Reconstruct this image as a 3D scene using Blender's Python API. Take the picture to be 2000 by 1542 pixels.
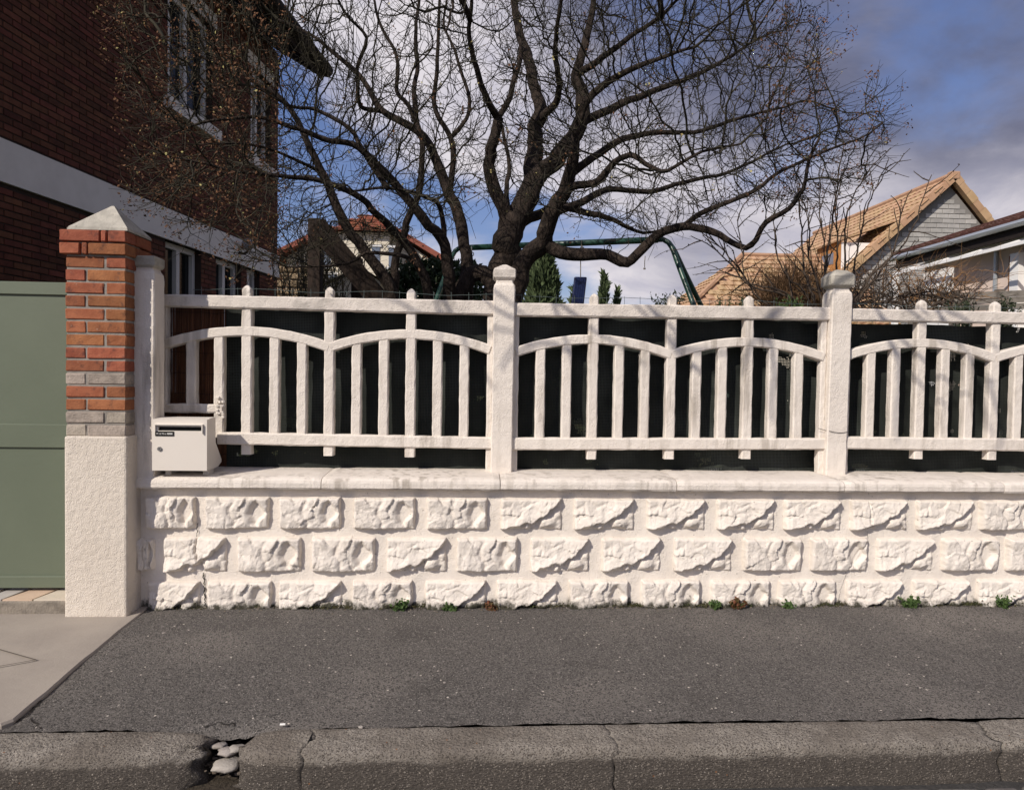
import bpy, bmesh, math, random
import numpy as np
from mathutils import Vector, Matrix, kdtree
for o in list(bpy.data.objects): bpy.data.objects.remove(o)
SC = bpy.context.scene
COL = SC.collection
rad = math.radians

# ------------------------------------------------------------------ camera
F = 1320.0; IW, IH = 2000.0, 1542.0              # photo pixels; world metres: Y=0 wall face, Z=0 wall foot
YAW, PITCH, ROLL = rad(3.248), rad(-1.5), rad(0.843)
CAM = np.array([0.0, -3.5, 1.194])
_f = np.array([math.sin(YAW)*math.cos(PITCH), math.cos(YAW)*math.cos(PITCH), math.sin(PITCH)])
_r0 = np.array([math.cos(YAW), -math.sin(YAW), 0.0]); _u0 = np.cross(_r0, _f)
_r = math.cos(ROLL)*_r0 + math.sin(ROLL)*_u0; _u = -math.sin(ROLL)*_r0 + math.cos(ROLL)*_u0
cd = bpy.data.cameras.new('camera'); cam = bpy.data.objects.new('camera', cd); COL.objects.link(cam)
cd.sensor_fit = 'HORIZONTAL'; cd.sensor_width = 36; cd.lens = 36*F/IW; cd.clip_start = .05; cd.clip_end = 3000
cam.matrix_world = Matrix(((_r[0], _u[0], -_f[0], CAM[0]), (_r[1], _u[1], -_f[1], CAM[1]), (_r[2], _u[2], -_f[2], CAM[2]), (0, 0, 0, 1)))
SC.camera = cam
def ray(u, v): return _r*((u-IW/2)/F) + _u*((IH/2-v)/F) + _f
def PY(u, v, Y): d = ray(u, v); return CAM + d*((Y-CAM[1])/d[1])
def PZ(u, v, Z): d = ray(u, v); return CAM + d*((Z-CAM[2])/d[2])
def PD(u, v, z): return CAM + ray(u, v)*z
def proj(P):
    q = np.asarray(P)-CAM; z = q@_f
    return IW/2+F*(q@_r)/z, IH/2-F*(q@_u)/z, z

# ------------------------------------------------------------------ light
SUN_AZ, SUN_EL = 43.0, 36.0                      # degrees left of the wall's normal, above horizon
S = np.array([-math.sin(rad(SUN_AZ))*math.cos(rad(SUN_EL)), -math.cos(rad(SUN_AZ))*math.cos(rad(SUN_EL)), math.sin(rad(SUN_EL))])
ld = bpy.data.lights.new('sun', 'SUN'); ld.energy = 4.3; ld.angle = rad(.53); ld.color = (1, .915, .81)
lo = bpy.data.objects.new('sun', ld); COL.objects.link(lo)
lo.rotation_euler = Vector(S).to_track_quat('Z', 'Y').to_euler(); lo.location = (-6, -8, 9)
W = bpy.data.worlds.new('World'); SC.world = W; W.use_nodes = True
nt = W.node_tree; nt.nodes.clear()
def N(t, **kw):
    n = nt.nodes.new(t)
    for k, v in kw.items(): setattr(n, k, v)
    return n
def LK(a, b): nt.links.new(a, b)
def mth(op, a, b=None, c=None, clamp=False):
    n = N('ShaderNodeMath', operation=op, use_clamp=clamp)
    for i, x in enumerate((a, b, c)):
        if x is None: continue
        if isinstance(x, (int, float)): n.inputs[i].default_value = x
        else: LK(x, n.inputs[i])
    return n.outputs[0]
def mixc(f, a, b, bt='MIX'):
    n = N('ShaderNodeMix', data_type='RGBA', blend_type=bt)
    for s, x in ((0, f), (6, a), (7, b)):
        if isinstance(x, (int, float)): n.inputs[s].default_value = x
        elif isinstance(x, tuple): n.inputs[s].default_value = (*x, 1) if len(x) == 3 else x
        else: LK(x, n.inputs[s])
    return n.outputs[2]
def ramp(x, lo_, hi): 
    n = N('ShaderNodeMapRange', interpolation_type='SMOOTHSTEP'); LK(x, n.inputs[0])
    n.inputs[1].default_value = lo_; n.inputs[2].default_value = hi; return n.outputs[0]
def noise(vec, scale, detail=4, rough=.5, off=None, dist=0.0):
    if off is not None:
        m = N('ShaderNodeVectorMath', operation='ADD'); LK(vec, m.inputs[0]); m.inputs[1].default_value = off; vec = m.outputs[0]
    n = N('ShaderNodeTexNoise'); LK(vec, n.inputs['Vector']); n.inputs['Scale'].default_value = scale
    n.inputs['Detail'].default_value = detail; n.inputs['Roughness'].default_value = rough; n.inputs['Distortion'].default_value = dist
    return n.outputs[0]
sky = N('ShaderNodeTexSky', sky_type='NISHITA', sun_disc=False)
sky.sun_elevation = rad(SUN_EL); sky.sun_rotation = rad(180+SUN_AZ); sky.air_density = 1.4; sky.ozone_density = 2.2; sky.dust_density = .6
tc = N('ShaderNodeTexCoord').outputs['Generated']
sep = N('ShaderNodeSeparateXYZ'); LK(tc, sep.inputs[0])
zz = mth('MAXIMUM', sep.outputs[2], 0.0)
# broken cumulus: a flat cloud deck seen in perspective
den = mth('ADD', zz, .30)
cx = mth('DIVIDE', sep.outputs[0], den); cy = mth('DIVIDE', sep.outputs[1], den)
cv = N('ShaderNodeCombineXYZ'); LK(cx, cv.inputs[0]); LK(cy, cv.inputs[1])
n1 = noise(cv.outputs[0], 1.25, 7, .55, (0.4, 5.2, .0), .25)
cover = ramp(mth('ADD', n1, mth('MULTIPLY', mth('MAXIMUM', sep.outputs[0], -.2), 0.24)), .425, .59)
n2 = noise(cv.outputs[0], .75, 3, .45, (5.5, 12.3, 4.0))
far = mth('MULTIPLY', mth('MAXIMUM', mth('SUBTRACT', .34, zz), 0.0), 1.1)
shade = ramp(mth('SUBTRACT', mth('ADD', n2, mth('MULTIPLY', sep.outputs[0], 0.35)), far), .44, .64)
skyc = mixc(1.0, sky.outputs[0], (.86, .86, 1.22), 'MULTIPLY')
n3 = noise(cv.outputs[0], 4.0, 6, .6, (1.0, 9.0, 2.0), .4)
lit = mixc(ramp(n3, .3, .7), (6.6, 6.4, 7.6), (10.2, 9.6, 10.0))
dark = mixc(ramp(n3, .35, .75), (1.55, 1.7, 2.7), (2.7, 2.8, 4.0))
final = mixc(cover, skyc, mixc(shade, lit, dark))
bg = N('ShaderNodeBackground'); LK(final, bg.inputs[0]); bg.inputs[1].default_value = .08
out = N('ShaderNodeOutputWorld'); LK(bg.outputs[0], out.inputs[0])
vs = SC.view_settings; vs.view_transform = 'Standard'; vs.look = 'None'; vs.exposure = 0; vs.gamma = 1; vs.use_curve_mapping = False

# ------------------------------------------------------------------ materials
MATS = {}
def mat(name, c1, c2=None, scale=8, rough=.85, bump=0.0, bscale=80, spec=.25, detail=5, spots=None, attr=None, rand=None, stretch=None, metal=0.0, dirt=None, coarse=None, streak=None):
    """c1/c2 mixed by noise; spots=(colour, scale, lo, hi) adds irregular stains; attr / rand = brightness spread per piece; dirt=(colour, z0, z1, scale) grime rising from a foot"""
    global nt
    if name in MATS: return MATS[name]
    m = bpy.data.materials.new(name); m.use_nodes = True; nt = m.node_tree; nt.nodes.clear()
    pos = N('ShaderNodeNewGeometry').outputs['Position']; vec = pos
    if stretch:
        mp = N('ShaderNodeMapping'); LK(pos, mp.inputs[0]); mp.inputs['Scale'].default_value = stretch; vec = mp.outputs[0]
    c2 = c2 or c1
    col = mixc(ramp(noise(vec, scale, detail, .6), .3, .7), c1, c2)
    if coarse: col = mixc(ramp(noise(pos, coarse[1], 3, .6, (3, 1, 7)), coarse[2], coarse[3]), col, coarse[0])
    for s in (spots or []):
        col = mixc(mth('MULTIPLY', ramp(noise(vec if len(s) > 5 else pos, s[1], 6, .65, (s[1], 2.1, .3)), s[2], s[3]), s[4] if len(s) > 4 else 1.0), col, s[0])
    if streak:
        mp = N('ShaderNodeMapping'); LK(pos, mp.inputs[0]); mp.inputs['Scale'].default_value = (1, 1, .10)
        col = mixc(mth('MULTIPLY', mth('MULTIPLY', ramp(noise(mp.outputs[0], streak[1], 4, .6, (4, 8, 1)), streak[2], streak[3]), ramp(noise(pos, 2.2, 3, .5, (7, 1, 2)), .35, .65)), streak[4]), col, streak[0])
    if dirt:
        sp = N('ShaderNodeSeparateXYZ'); LK(pos, sp.inputs[0])
        hz = N('ShaderNodeMapRange'); LK(sp.outputs[2], hz.inputs[0]); hz.inputs[1].default_value = dirt[2]; hz.inputs[2].default_value = dirt[1]
        d = mth('ADD', hz.outputs[0], mth('MULTIPLY', noise(pos, dirt[3], 6, .7), 1.0))
        col = mixc(ramp(d, 1.02, 1.3), col, dirt[0])
    if rand or attr:
        if rand: rv = N('ShaderNodeObjectInfo').outputs['Random']; k = rand
        else: rv = N('ShaderNodeAttribute', attribute_name=attr[0]).outputs['Fac']; k = attr[1]
        v = mth('MULTIPLY_ADD', rv, k*2, 1-k)
        h = N('ShaderNodeHueSaturation'); LK(col, h.inputs['Color']); LK(v, h.inputs['Value'])
        LK(mth('MULTIPLY_ADD', mth('FRACT', mth('MULTIPLY', rv, 7.31)), .024, .488), h.inputs['Hue']); col = h.outputs[0]
    b = N('ShaderNodeBsdfPrincipled'); LK(col, b.inputs['Base Color']); b.inputs['Roughness'].default_value = rough
    b.inputs['Specular IOR Level'].default_value = spec; b.inputs['Metallic'].default_value = metal
    if bump:
        h = mth('ADD', noise(vec, bscale, 4, .6), mth('MULTIPLY', noise(pos, bscale*.22, 3, .5, (5, 5, 5)), .9))
        bn = N('ShaderNodeBump'); bn.inputs['Strength'].default_value = 1.0; bn.inputs['Distance'].default_value = bump
        LK(h, bn.inputs['Height']); LK(bn.outputs[0], b.inputs['Normal'])
    o = N('ShaderNodeOutputMaterial'); LK(b.outputs[0], o.inputs[0])
    MATS[name] = m; return m
def add_specks(m, items):
    """small aggregate grains: items of (colour, voronoi scale, radius, probability)"""
    global nt
    nt = m.node_tree
    b = [n for n in nt.nodes if n.type == 'BSDF_PRINCIPLED'][0]
    src = b.inputs['Base Color'].links[0].from_socket
    pos = [n for n in nt.nodes if n.type == 'NEW_GEOMETRY'][0].outputs['Position']
    for c, sc, r, p in items:
        v = N('ShaderNodeTexVoronoi'); LK(pos, v.inputs['Vector']); v.inputs['Scale'].default_value = sc
        s = N('ShaderNodeSeparateColor'); LK(v.outputs['Color'], s.inputs[0])
        f = mth('LESS_THAN', s.outputs[0], p)
        if r: f = mth('MULTIPLY', f, mth('LESS_THAN', mth('ADD', v.outputs['Distance'], mth('MULTIPLY', noise(pos, sc*2.5, 2), .3)), r))
        src = mixc(f, src, c)
    LK(src, b.inputs['Base Color'])
WHITE = mat('white_masonry_paint', (.78, .715, .635), (.715, .65, .575), 5, .9, .0045, 170, spots=[((.47, .42, .36), 3.3, .60, .78, .45), ((.25, .22, .19), 38, .68, .74, .7)], streak=((.36, .315, .26), 20, .46, .66, .8))
WALLP = mat('white_wall_paint', (.79, .725, .645), (.725, .66, .58), 6, .9, .0045, 140, spots=[((.48, .42, .35), 9, .60, .76, .45), ((.22, .19, .155), 48, .645, .70, .8)], dirt=((.05, .047, .033), -.035, .125, 16))
RAILP = mat('weathered_white_rail_paint', (.74, .675, .60), (.64, .58, .515), 7, .9, .0045, 150, spots=[((.36, .33, .29), 6, .46, .70, .7), ((.17, .16, .14), 60, .60, .72, .7)])
STUCCO = mat('rough_cream_stucco', (.74, .665, .565), (.68, .605, .51), 4, .92, .007, 170, spots=[((.45, .30, .18), 4.5, .68, .78, .5)], dirt=((.30, .25, .19), -.05, .07, 14))
CAPM = mat('lichen_grey_cap', (.47, .44, .375), (.33, .31, .265), 14, .95, .004, 120, spots=[((.20, .19, .16), 24, .6, .75, .8)])
MORTAR = mat('grey_mortar', (.30, .27, .235), (.22, .20, .175), 20, .95, .003, 150)
BRICKP = mat('orange_red_brick', (.33, .122, .058), (.25, .082, .038), 17, .85, .003, 130, rand=.2, spots=[((.12, .05, .034), 26, .52, .70, .8), ((.42, .30, .22), 40, .62, .74, .6), ((.06, .045, .038), 70, .64, .72, .7)])
BRICKG = mat('mortar_smeared_brick', (.40, .34, .28), (.27, .23, .19), 22, .95, .005, 90, rand=.2)
HBRICK = mat('dark_house_brick', (.135, .050, .030), (.092, .034, .022), 9, .85, .002, 90, rand=.32)
HBRICKJ = mat('dark_house_brick_joined', (.135, .050, .030), (.092, .034, .022), 9, .85, .002, 90, attr=('tone', .32))
HMORT = mat('dark_house_mortar', (.05, .036, .03), (.035, .027, .023), 12, .95)
BAND = mat('white_render_band', (.80, .78, .75), (.72, .70, .67), 3, .85, .001, 200)
FRAMEW = mat('white_window_frame', (.66, .66, .66), None, 3, .5)
GATEM = mat('sage_green_gate_paint', (.128, .150, .103), (.118, .139, .095), 2.5, .5, .0005, 60, spec=.35, spots=[((.07, .085, .055), 16, .68, .76, .35)])
BOXM = mat('cream_metal_paint', (.71, .655, .58), (.69, .635, .56), 4, .45, .0003, 90, spec=.4)
DARK = mat('black_interior', (.006, .006, .006))
METAL = mat('brushed_steel', (.35, .34, .33), None, 5, .35, metal=.8)
BLACKP = mat('black_plastic_plate', (.012, .011, .01), None, 5, .4)
WPRINT = mat('white_print', (.75, .74, .7))
ASPH = mat('asphalt_pavement', (.150, .136, .123), (.110, .100, .091), 95, .9, .008, 230, coarse=((.205, .184, .163), 1.1, .42, .68), spots=[((.080, .072, .065), 2.6, .52, .70, .65), ((.065, .058, .052), 9, .66, .74, .5)])
add_specks(ASPH, [((.20, .183, .165), 200, 0, .16), ((.062, .057, .052), 210, 0, .26), ((.36, .33, .29), 150, .5, .045), ((.62, .56, .48), 60, .40, .020)])
CONC = mat('beige_concrete_slab', (.335, .295, .25), (.28, .245, .21), 3, .88, .0012, 160, spots=[((.20, .17, .145), 5, .6, .8, .6), ((.5, .44, .38), 11, .68, .78, .4)])
KERBM = mat('aggregate_kerb_concrete', (.30, .27, .23), (.22, .197, .168), 24, .95, .012, 105, coarse=((.17, .147, .122), 3.2, .42, .7), stretch=(1, 1, 2.2), dirt=((.088, .076, .064), -.085, -.026, 7))
add_specks(KERBM, [((.20, .174, .145), 260, 0, .16), ((.095, .082, .069), 280, 0, .20), ((.40, .355, .30), 150, .5, .03), ((.24, .12, .06), 80, .4, .012)])
SOIL = mat('dark_soil', (.035, .028, .02), (.06, .048, .034), 40, 1.0, .01, 90)
LAWN = mat('lawn_ground', (.05, .075, .025), (.08, .07, .035), 6, 1.0, .02, 60)
ROAD = mat('road_asphalt', (.05, .048, .046), (.07, .066, .062), 40, .95, .01, 140)
SETT = mat('granite_sett', (.17, .155, .14), (.12, .11, .10), 30, .85, .004, 90, rand=.15)
PALE = mat('pale_rubble_stone', (.36, .325, .29), (.29, .26, .23), 25, .9, .003, 120, rand=.12)
NETM = mat('black_shade_netting', (.010, .012, .010), (.019, .022, .019), 5, .7, 0, spec=.14)
REED = mat('brown_reed', (.17, .075, .04), (.075, .035, .022), 60, .9, stretch=(1, 1, .1))
WIREM = mat('green_garden_wire', (.12, .15, .14), None, 5, .5)
BARK = mat('dark_furrowed_bark', (.050, .036, .028), (.020, .015, .012), 26, .95, .03, 60, stretch=(1, 1, .28), spots=[((.14, .11, .08), 13, .6, .78, .7)])
TWIG = mat('greenish_brown_twigs', (.048, .043, .027), (.022, .018, .013), 5, .9)
SEED = mat('dry_brown_seed_heads', (.17, .085, .042), (.06, .03, .017), 30, .9)
BUD = mat('pale_green_buds', (.42, .40, .16), (.30, .22, .09), 30, .8)
SHRUBM = mat('bare_shrub_stems', (.085, .063, .046), (.045, .033, .025), 12, .9)
TANTWIG = mat('tan_dry_twigs', (.36, .20, .085), (.22, .12, .055), 14, .9)
TIMBER = mat('dark_stained_timber', (.043, .029, .022), (.022, .016, .013), 30, .9, .004, 70, stretch=(1, 1, .15))
SWINGM = mat('dark_green_enamel_tube', (.026, .075, .055), None, 4, .35, spec=.5)
ROPE = mat('grey_rope', (.25, .22, .18))
BLUE = mat('navy_blue_plastic', (.012, .022, .085), None, 4, .4, spec=.4)
HEDGEM = mat('dark_laurel_leaf', (.020, .036, .014), (.036, .055, .022), 25, .6, spec=.3)
CONIF = mat('green_conifer_spray', (.095, .125, .055), (.045, .068, .030), 14, .9)
WEEDM = mat('weed_leaf', (.045, .085, .022), (.075, .115, .035), 60, .7)
WEEDR = mat('reddish_weed_leaf', (.16, .045, .025), (.09, .08, .03), 60, .7)
TILET = mat('tan_roof_tile', (.49, .325, .195), (.42, .27, .155), 3, .85, rand=.09)
TILETJ = mat('tan_roof_tile_joined', (.49, .325, .195), (.42, .27, .155), 3, .85, attr=('tone', .09))
TILER = mat('red_roof_tile', (.36, .145, .085), (.27, .10, .06), 4, .85, attr=('tone', .22))
TILEB = mat('brown_roof_tile', (.12, .055, .04), (.085, .04, .03), 5, .85, attr=('tone', .2))
BLOCK = mat('grey_concrete_block', (.40, .385, .365), (.34, .33, .31), 6, .95, .004, 40, rand=.2)
BLOCKJ = mat('block_mortar', (.22, .21, .20), None, 4, .95)
CREAMW = mat('cream_render', (.70, .64, .52), (.62, .565, .46), 2, .9)
PINKW = mat('pale_pink_render', (.68, .56, .49), (.64, .52, .455), 2, .9)
WHITEF = mat('white_painted_metal', (.80, .79, .77), None, 3, .5)
BROWN = mat('brown_door_wood', (.24, .105, .04), None, 8, .7)
OCHRE = mat('ochre_timber', (.45, .22, .075), (.36, .17, .06), 9, .7)
GLASS = mat('dark_window_glass', (.012, .014, .016), None, 3, .12, spec=.22)
GLASSB = mat('bluish_window_glass', (.16, .19, .25), None, 3, .15, spec=.5)
RUBBLE = mat('ochre_rubble_stone', (.34, .25, .15), (.2, .15, .10), 5, .9, .03, 9)
GREYW = mat('weathered_grey_plank', (.20, .18, .155), (.12, .105, .09), 12, .9, stretch=(.2, 1, 1))
ZINC = mat('zinc_gutter', (.50, .53, .55), None, 3, .35, metal=.6)
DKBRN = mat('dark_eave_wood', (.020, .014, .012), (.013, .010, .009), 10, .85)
CRACK = mat('crack_shadow_filler', (.02, .017, .014))

# ------------------------------------------------------------------ mesh helpers
ORG = {}
def tag(o, label=None, cat=None, group=None, kind=None):
    if label: o['label'] = label
    if cat: o['category'] = cat
    if group: o['group'] = group
    if kind: o['kind'] = kind
    return o
def empty(name, loc, label=None, cat=None, group=None):
    o = bpy.data.objects.new(name, None); COL.objects.link(o); o.location = [float(c) for c in loc]; o.empty_display_size = .1
    ORG[o] = np.array(loc, float); return tag(o, label, cat, group)
def obj(name, V, Fc, m, parent=None, smooth=False, label=None, cat=None, group=None, kind=None, tone=None):
    V = np.asarray(V, float)
    if parent is not None: org = ORG[parent]
    else: org = np.array([(V[:, 0].min()+V[:, 0].max())/2, (V[:, 1].min()+V[:, 1].max())/2, V[:, 2].min()])
    me = bpy.data.meshes.new(name); me.from_pydata((V-org).tolist(), [], [tuple(int(i) for i in f) for f in Fc]); me.materials.append(m)
    if smooth: me.polygons.foreach_set('use_smooth', [True]*len(me.polygons))
    if tone is not None:
        a = me.attributes.new('tone', 'FLOAT', 'FACE'); a.data.foreach_set('value', tone)
    me.update()
    o = bpy.data.objects.new(name, me); COL.objects.link(o); ORG[o] = org
    if parent is not None: o.parent = parent
    else: o.location = org.tolist()
    return tag(o, label, cat, group, kind)
class MB:
    def __init__(s): s.V = []; s.F = []; s.n = 0; s.T = []
    def add(s, V, Fc, t=None):
        V = np.asarray(V, float); s.V.append(V); s.F += [tuple(int(i)+s.n for i in f) for f in Fc]; s.n += len(V)
        if t is not None: s.T += [t]*len(Fc)
        return s
    def arrays(s): return np.vstack(s.V), s.F
    def build(s, name, m, parent=None, **kw):
        if not s.V: return None
        return obj(name, *s.arrays(), m, parent, tone=s.T if s.T else None, **kw)
BF = [(0, 3, 2, 1), (4, 5, 6, 7), (0, 1, 5, 4), (1, 2, 6, 5), (2, 3, 7, 6), (3, 0, 4, 7)]
def box(x0, x1, y0, y1, z0, z1): return np.array([(x0, y0, z0), (x1, y0, z0), (x1, y1, z0), (x0, y1, z0), (x0, y0, z1), (x1, y0, z1), (x1, y1, z1), (x0, y1, z1)], float), BF
def obox(o, a, b, c):
    """box from corner o and three edge vectors"""
    o, a, b, c = (np.asarray(t, float) for t in (o, a, b, c))
    V = np.array([o, o+a, o+a+b, o+b, o+c, o+a+c, o+a+b+c, o+b+c]); 
    return V, (BF if np.dot(np.cross(a, b), c) > 0 else [f[::-1] for f in BF])
def bbox(x0, x1, y0, y1, z0, z1, bev=.005, seg=2):
    bm = bmesh.new(); V, Fc = box(x0, x1, y0, y1, z0, z1); vs_ = [bm.verts.new(v) for v in V]
    for f in Fc: bm.faces.new([vs_[i] for i in f])
    bmesh.ops.bevel(bm, geom=bm.edges[:], offset=bev, segments=seg, affect='EDGES', profile=.5)
    bm.verts.index_update(); r = np.array([v.co[:] for v in bm.verts]), [[v.index for v in f.verts] for f in bm.faces]; bm.free(); return r
def loft(path, sec, rng=None, jit=0.0, caps=True, up=None):
    """sweep a closed section (a, b) along a path; a runs along the in-plane normal, b along `up` (default world Y)"""
    P = np.asarray(path, float); n = len(P); T = np.gradient(P, axis=0); T /= np.linalg.norm(T, axis=1)[:, None]
    B = np.array(up if up is not None else (0, 1, 0), float); V = []; k = len(sec); sec = np.asarray(sec, float)
    for i in range(n):
        A = np.cross(B, T[i]); A /= np.linalg.norm(A); s = sec
        if jit and rng is not None: s = sec + rng.uniform(-jit, jit, sec.shape)
        V.append(P[i] + s[:, :1]*A + s[:, 1:]*B)
    V = np.vstack(V); Fc = []
    for i in range(n-1):
        for j in range(k):
            a = i*k+j; b = i*k+(j+1) % k; Fc.append((a, b, b+k, a+k))
    if caps: Fc += [tuple(range(k))[::-1], tuple(range((n-1)*k, n*k))]
    return V, Fc
def chsec(a0, a1, b0, b1, c=.006): return [(a0+c, b0), (a1-c, b0), (a1, b0+c), (a1, b1-c), (a1-c, b1), (a0+c, b1), (a0, b1-c), (a0, b0+c)]
def tube(P, R, k=6, caps=True):
    P = np.asarray(P, float); n = len(P); R = np.broadcast_to(np.asarray(R, float), (n,))
    T = np.gradient(P, axis=0); T /= np.linalg.norm(T, axis=1)[:, None]+1e-12
    a0 = np.array([0, 0, 1.0]) if abs(T[0][2]) < .9 else np.array([1.0, 0, 0]); V = []
    A = np.cross(T[0], a0); A /= np.linalg.norm(A); th = np.arange(k)*2*math.pi/k; c, s = np.cos(th)[:, None], np.sin(th)[:, None]
    for i in range(n):
        A = A-T[i]*np.dot(A, T[i]); A /= np.linalg.norm(A); B = np.cross(T[i], A); V.append(P[i]+R[i]*(c*A+s*B))
    V = np.vstack(V); Fc = []
    for i in range(n-1):
        for j in range(k): a = i*k+j; b = i*k+(j+1) % k; Fc.append((a, b, b+k, a+k))
    if caps: Fc += [tuple(range(k))[::-1], tuple(range((n-1)*k, n*k))]
    return V, Fc
def spline(P, step):
    P = np.asarray(P, float); Q = np.vstack([2*P[0]-P[1], P, 2*P[-1]-P[-2]]); o = []
    for i in range(1, len(Q)-2):
        m = max(2, int(np.linalg.norm(Q[i+1]-Q[i])/step)+1)
        for t in np.arange(m)/m:
            o.append(.5*((2*Q[i])+(-Q[i-1]+Q[i+1])*t+(2*Q[i-1]-5*Q[i]+4*Q[i+1]-Q[i+2])*t*t+(-Q[i-1]+3*Q[i]-3*Q[i+1]+Q[i+2])*t**3))
    o.append(Q[-2]); return np.array(o)
def hsh(i, j, s): 
    v = np.sin(i*127.1+j*311.7+s*74.7)*43758.5453; return v-np.floor(v)
def vn(x, y, s=0):
    x = np.asarray(x, float); y = np.asarray(y, float); i = np.floor(x); j = np.floor(y); fx = x-i; fy = y-j
    fx = fx*fx*(3-2*fx); fy = fy*fy*(3-2*fy)
    return (hsh(i, j, s)*(1-fx)+hsh(i+1, j, s)*fx)*(1-fy)+(hsh(i, j+1, s)*(1-fx)+hsh(i+1, j+1, s)*fx)*fy
def fbm(x, y, s=0, o=4): return sum(vn(x*2**k, y*2**k, s+k*13)*.5**k for k in range(o))/sum(.5**k for k in range(o))
def sst(a, b, x): t = np.clip((x-a)/(b-a), 0, 1); return t*t*(3-2*t)
def grid_faces(nu, nv): return [(j*nu+i, j*nu+i+1, (j+1)*nu+i+1, (j+1)*nu+i) for j in range(nv-1) for i in range(nu-1)]
R0 = np.random.default_rng(5); rnd = random.Random(11)

# ------------------------------------------------------------------ ground, road, pavement, kerb
def sheet(name, x0, x1, y0, y1, z, m, nx=2, ny=2, fz=None, kind='structure', **kw):
    xs = np.linspace(x0, x1, nx); ys = np.linspace(y0, y1, ny); X, Y = np.meshgrid(xs, ys)
    Z = np.full_like(X, z) if fz is None else fz(X, Y)
    return obj(name, np.c_[X.ravel(), Y.ravel(), Z.ravel()], grid_faces(nx, ny), m, kind=kind, **kw)
sheet('ground', -400, 400, -200, 900, -.30, LAWN)
sheet('road', -30, 40, -12, -1.30, -.168, ROAD)
KB = [(0, 1428.5), (350, 1421.5), (700, 1421), (1030, 1411), (1380, 1409), (1650, 1403), (2000, 1401)]
KZ = -.028
KP = np.array([PZ(u, v, KZ) for u, v in KB]); KY = float(KP[:, 1].mean())          # back of the kerb
kfit = np.polyfit(KP[:, 0], KP[:, 1], 1)
def kyb(x): return np.polyval(kfit, x)
def pav_z(X, Y):
    t = np.clip(-Y/1.15, 0, 1.2); z = -.002-.026*t
    z = z+(fbm(X*2.2, Y*2.2, 3)-.5)*.010+(fbm(X*26, Y*26, 9, 2)-.5)*.005
    hole = np.exp(-(((X-HX)/.16)**2+((Y-HY)/.055)**2)); return z-.07*hole
hp = PZ(440, 1425, KZ); HX, HY = hp[0], hp[1]-.03
nx, ny = 420, 46; xs = np.linspace(-3.4, 7.0, nx); V = []
tt = np.linspace(0, 1, ny)
for t in tt:
    yb = kyb(xs)-.002+(fbm(xs*9, xs*0, 4)-.5)*.022+(fbm(xs*45, xs*0, 14, 2)-.5)*.014; Y = yb+(0.06-yb)*t; V.append(np.c_[xs, Y, pav_z(xs, Y)])
obj('pavement', np.vstack(V), grid_faces(nx, ny), ASPH, kind='structure', smooth=True)
sheet('kerb_bedding', -4, 8, KY-.155, KY+.35, -.15, SOIL)
# kerb stones: swept rounded profile, chipped and broken at the ends
KW = .165
def kerb_stone(x0, x1, brk0=0.0, brk1=0.0, seed=0, dz=0.0):
    n = max(8, int((x1-x0)/.012)); X = np.linspace(x0, x1, n)
    prof = [(0, -.12), (0, -.03), (.002, -.008), (.012, 0)]+[(w, .002-.004*(w/KW)) for w in (.035, .06, .085, .105)]
    prof += [(.138, -.002), (.152, -.006), (.160, -.015), (.1645, -.031), (.1665, -.06), (.167, -.085), (.168, -.12), (.168, -.17)]
    prof = np.array(prof); k = len(prof); V = np.zeros((n, k, 3))
    for i, x in enumerate(X):
        e0 = (x-x0); e1 = (x1-x); b = brk0*math.exp(-(e0/.05)) + brk1*math.exp(-(e1/.07))
        nz = fbm(np.arange(k)*.6, np.full(k, x*14), 1, 3)-.5
        n2_ = fbm(np.arange(k)*1.1, np.full(k, x*38), 5, 2)-.5; jag = (vn(np.arange(k)*.8, np.full(k, 3.3*round(x1*7)), 6)-.5)*math.exp(-e1/.06)+(vn(np.arange(k)*.8, np.full(k, 3.3*round((x0-.004)*7)), 6)-.5)*math.exp(-e0/.06)
        sh = -abs(b)*.055*(.4+1.2*(nz+.5)); V[i, :, 0] = x+(b*.06*(n2_))+jag*.045; 
        V[i, :, 1] = kyb(x)-prof[:, 0]-(nz*.009+n2_*.006)*np.clip(prof[:, 0]/.03, 0, 1) - sh*np.where(prof[:, 0] > .09, .8, 0)
        V[i, :, 2] = KZ+dz+prof[:, 1]+(nz*.007+n2_*.004)*np.clip((prof[:, 1]+.14)/.06, 0, 1)+sh*np.where(prof[:, 1] > -.1, 1, 0)*.6
    Fc = [(i*k+j, i*k+j+1, (i+1)*k+j+1, (i+1)*k+j) for i in range(n-1) for j in range(k-1)]
    Fc = [f[::-1] for f in Fc]; Fc += [tuple(range(k)), tuple(range((n-1)*k, n*k))[::-1]]
    return V.reshape(-1, 3), Fc
kerb = empty('kerb', (0, KY, -.14)); tag(kerb, kind='structure')
def kx(u, v=1440): return PZ(u, v, KZ)[0]
cuts = [(-3.6, kx(398, 1450), 0, 1.0, 0), (kx(474, 1450), kx(604), .8, 0, 0), (kx(604)+.004, kx(1194), 0, 0, 0), (kx(1194)+.004, kx(1948, 1440), 0, .35, 0), (kx(1948, 1440)+.006, 6.5, .3, 0, 0)]
for i, (a, b, s0, s1, dz) in enumerate(cuts): obj('kerb_stone', *kerb_stone(a, b, s0, s1, i+1, dz), KERBM, kerb, smooth=True)
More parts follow.
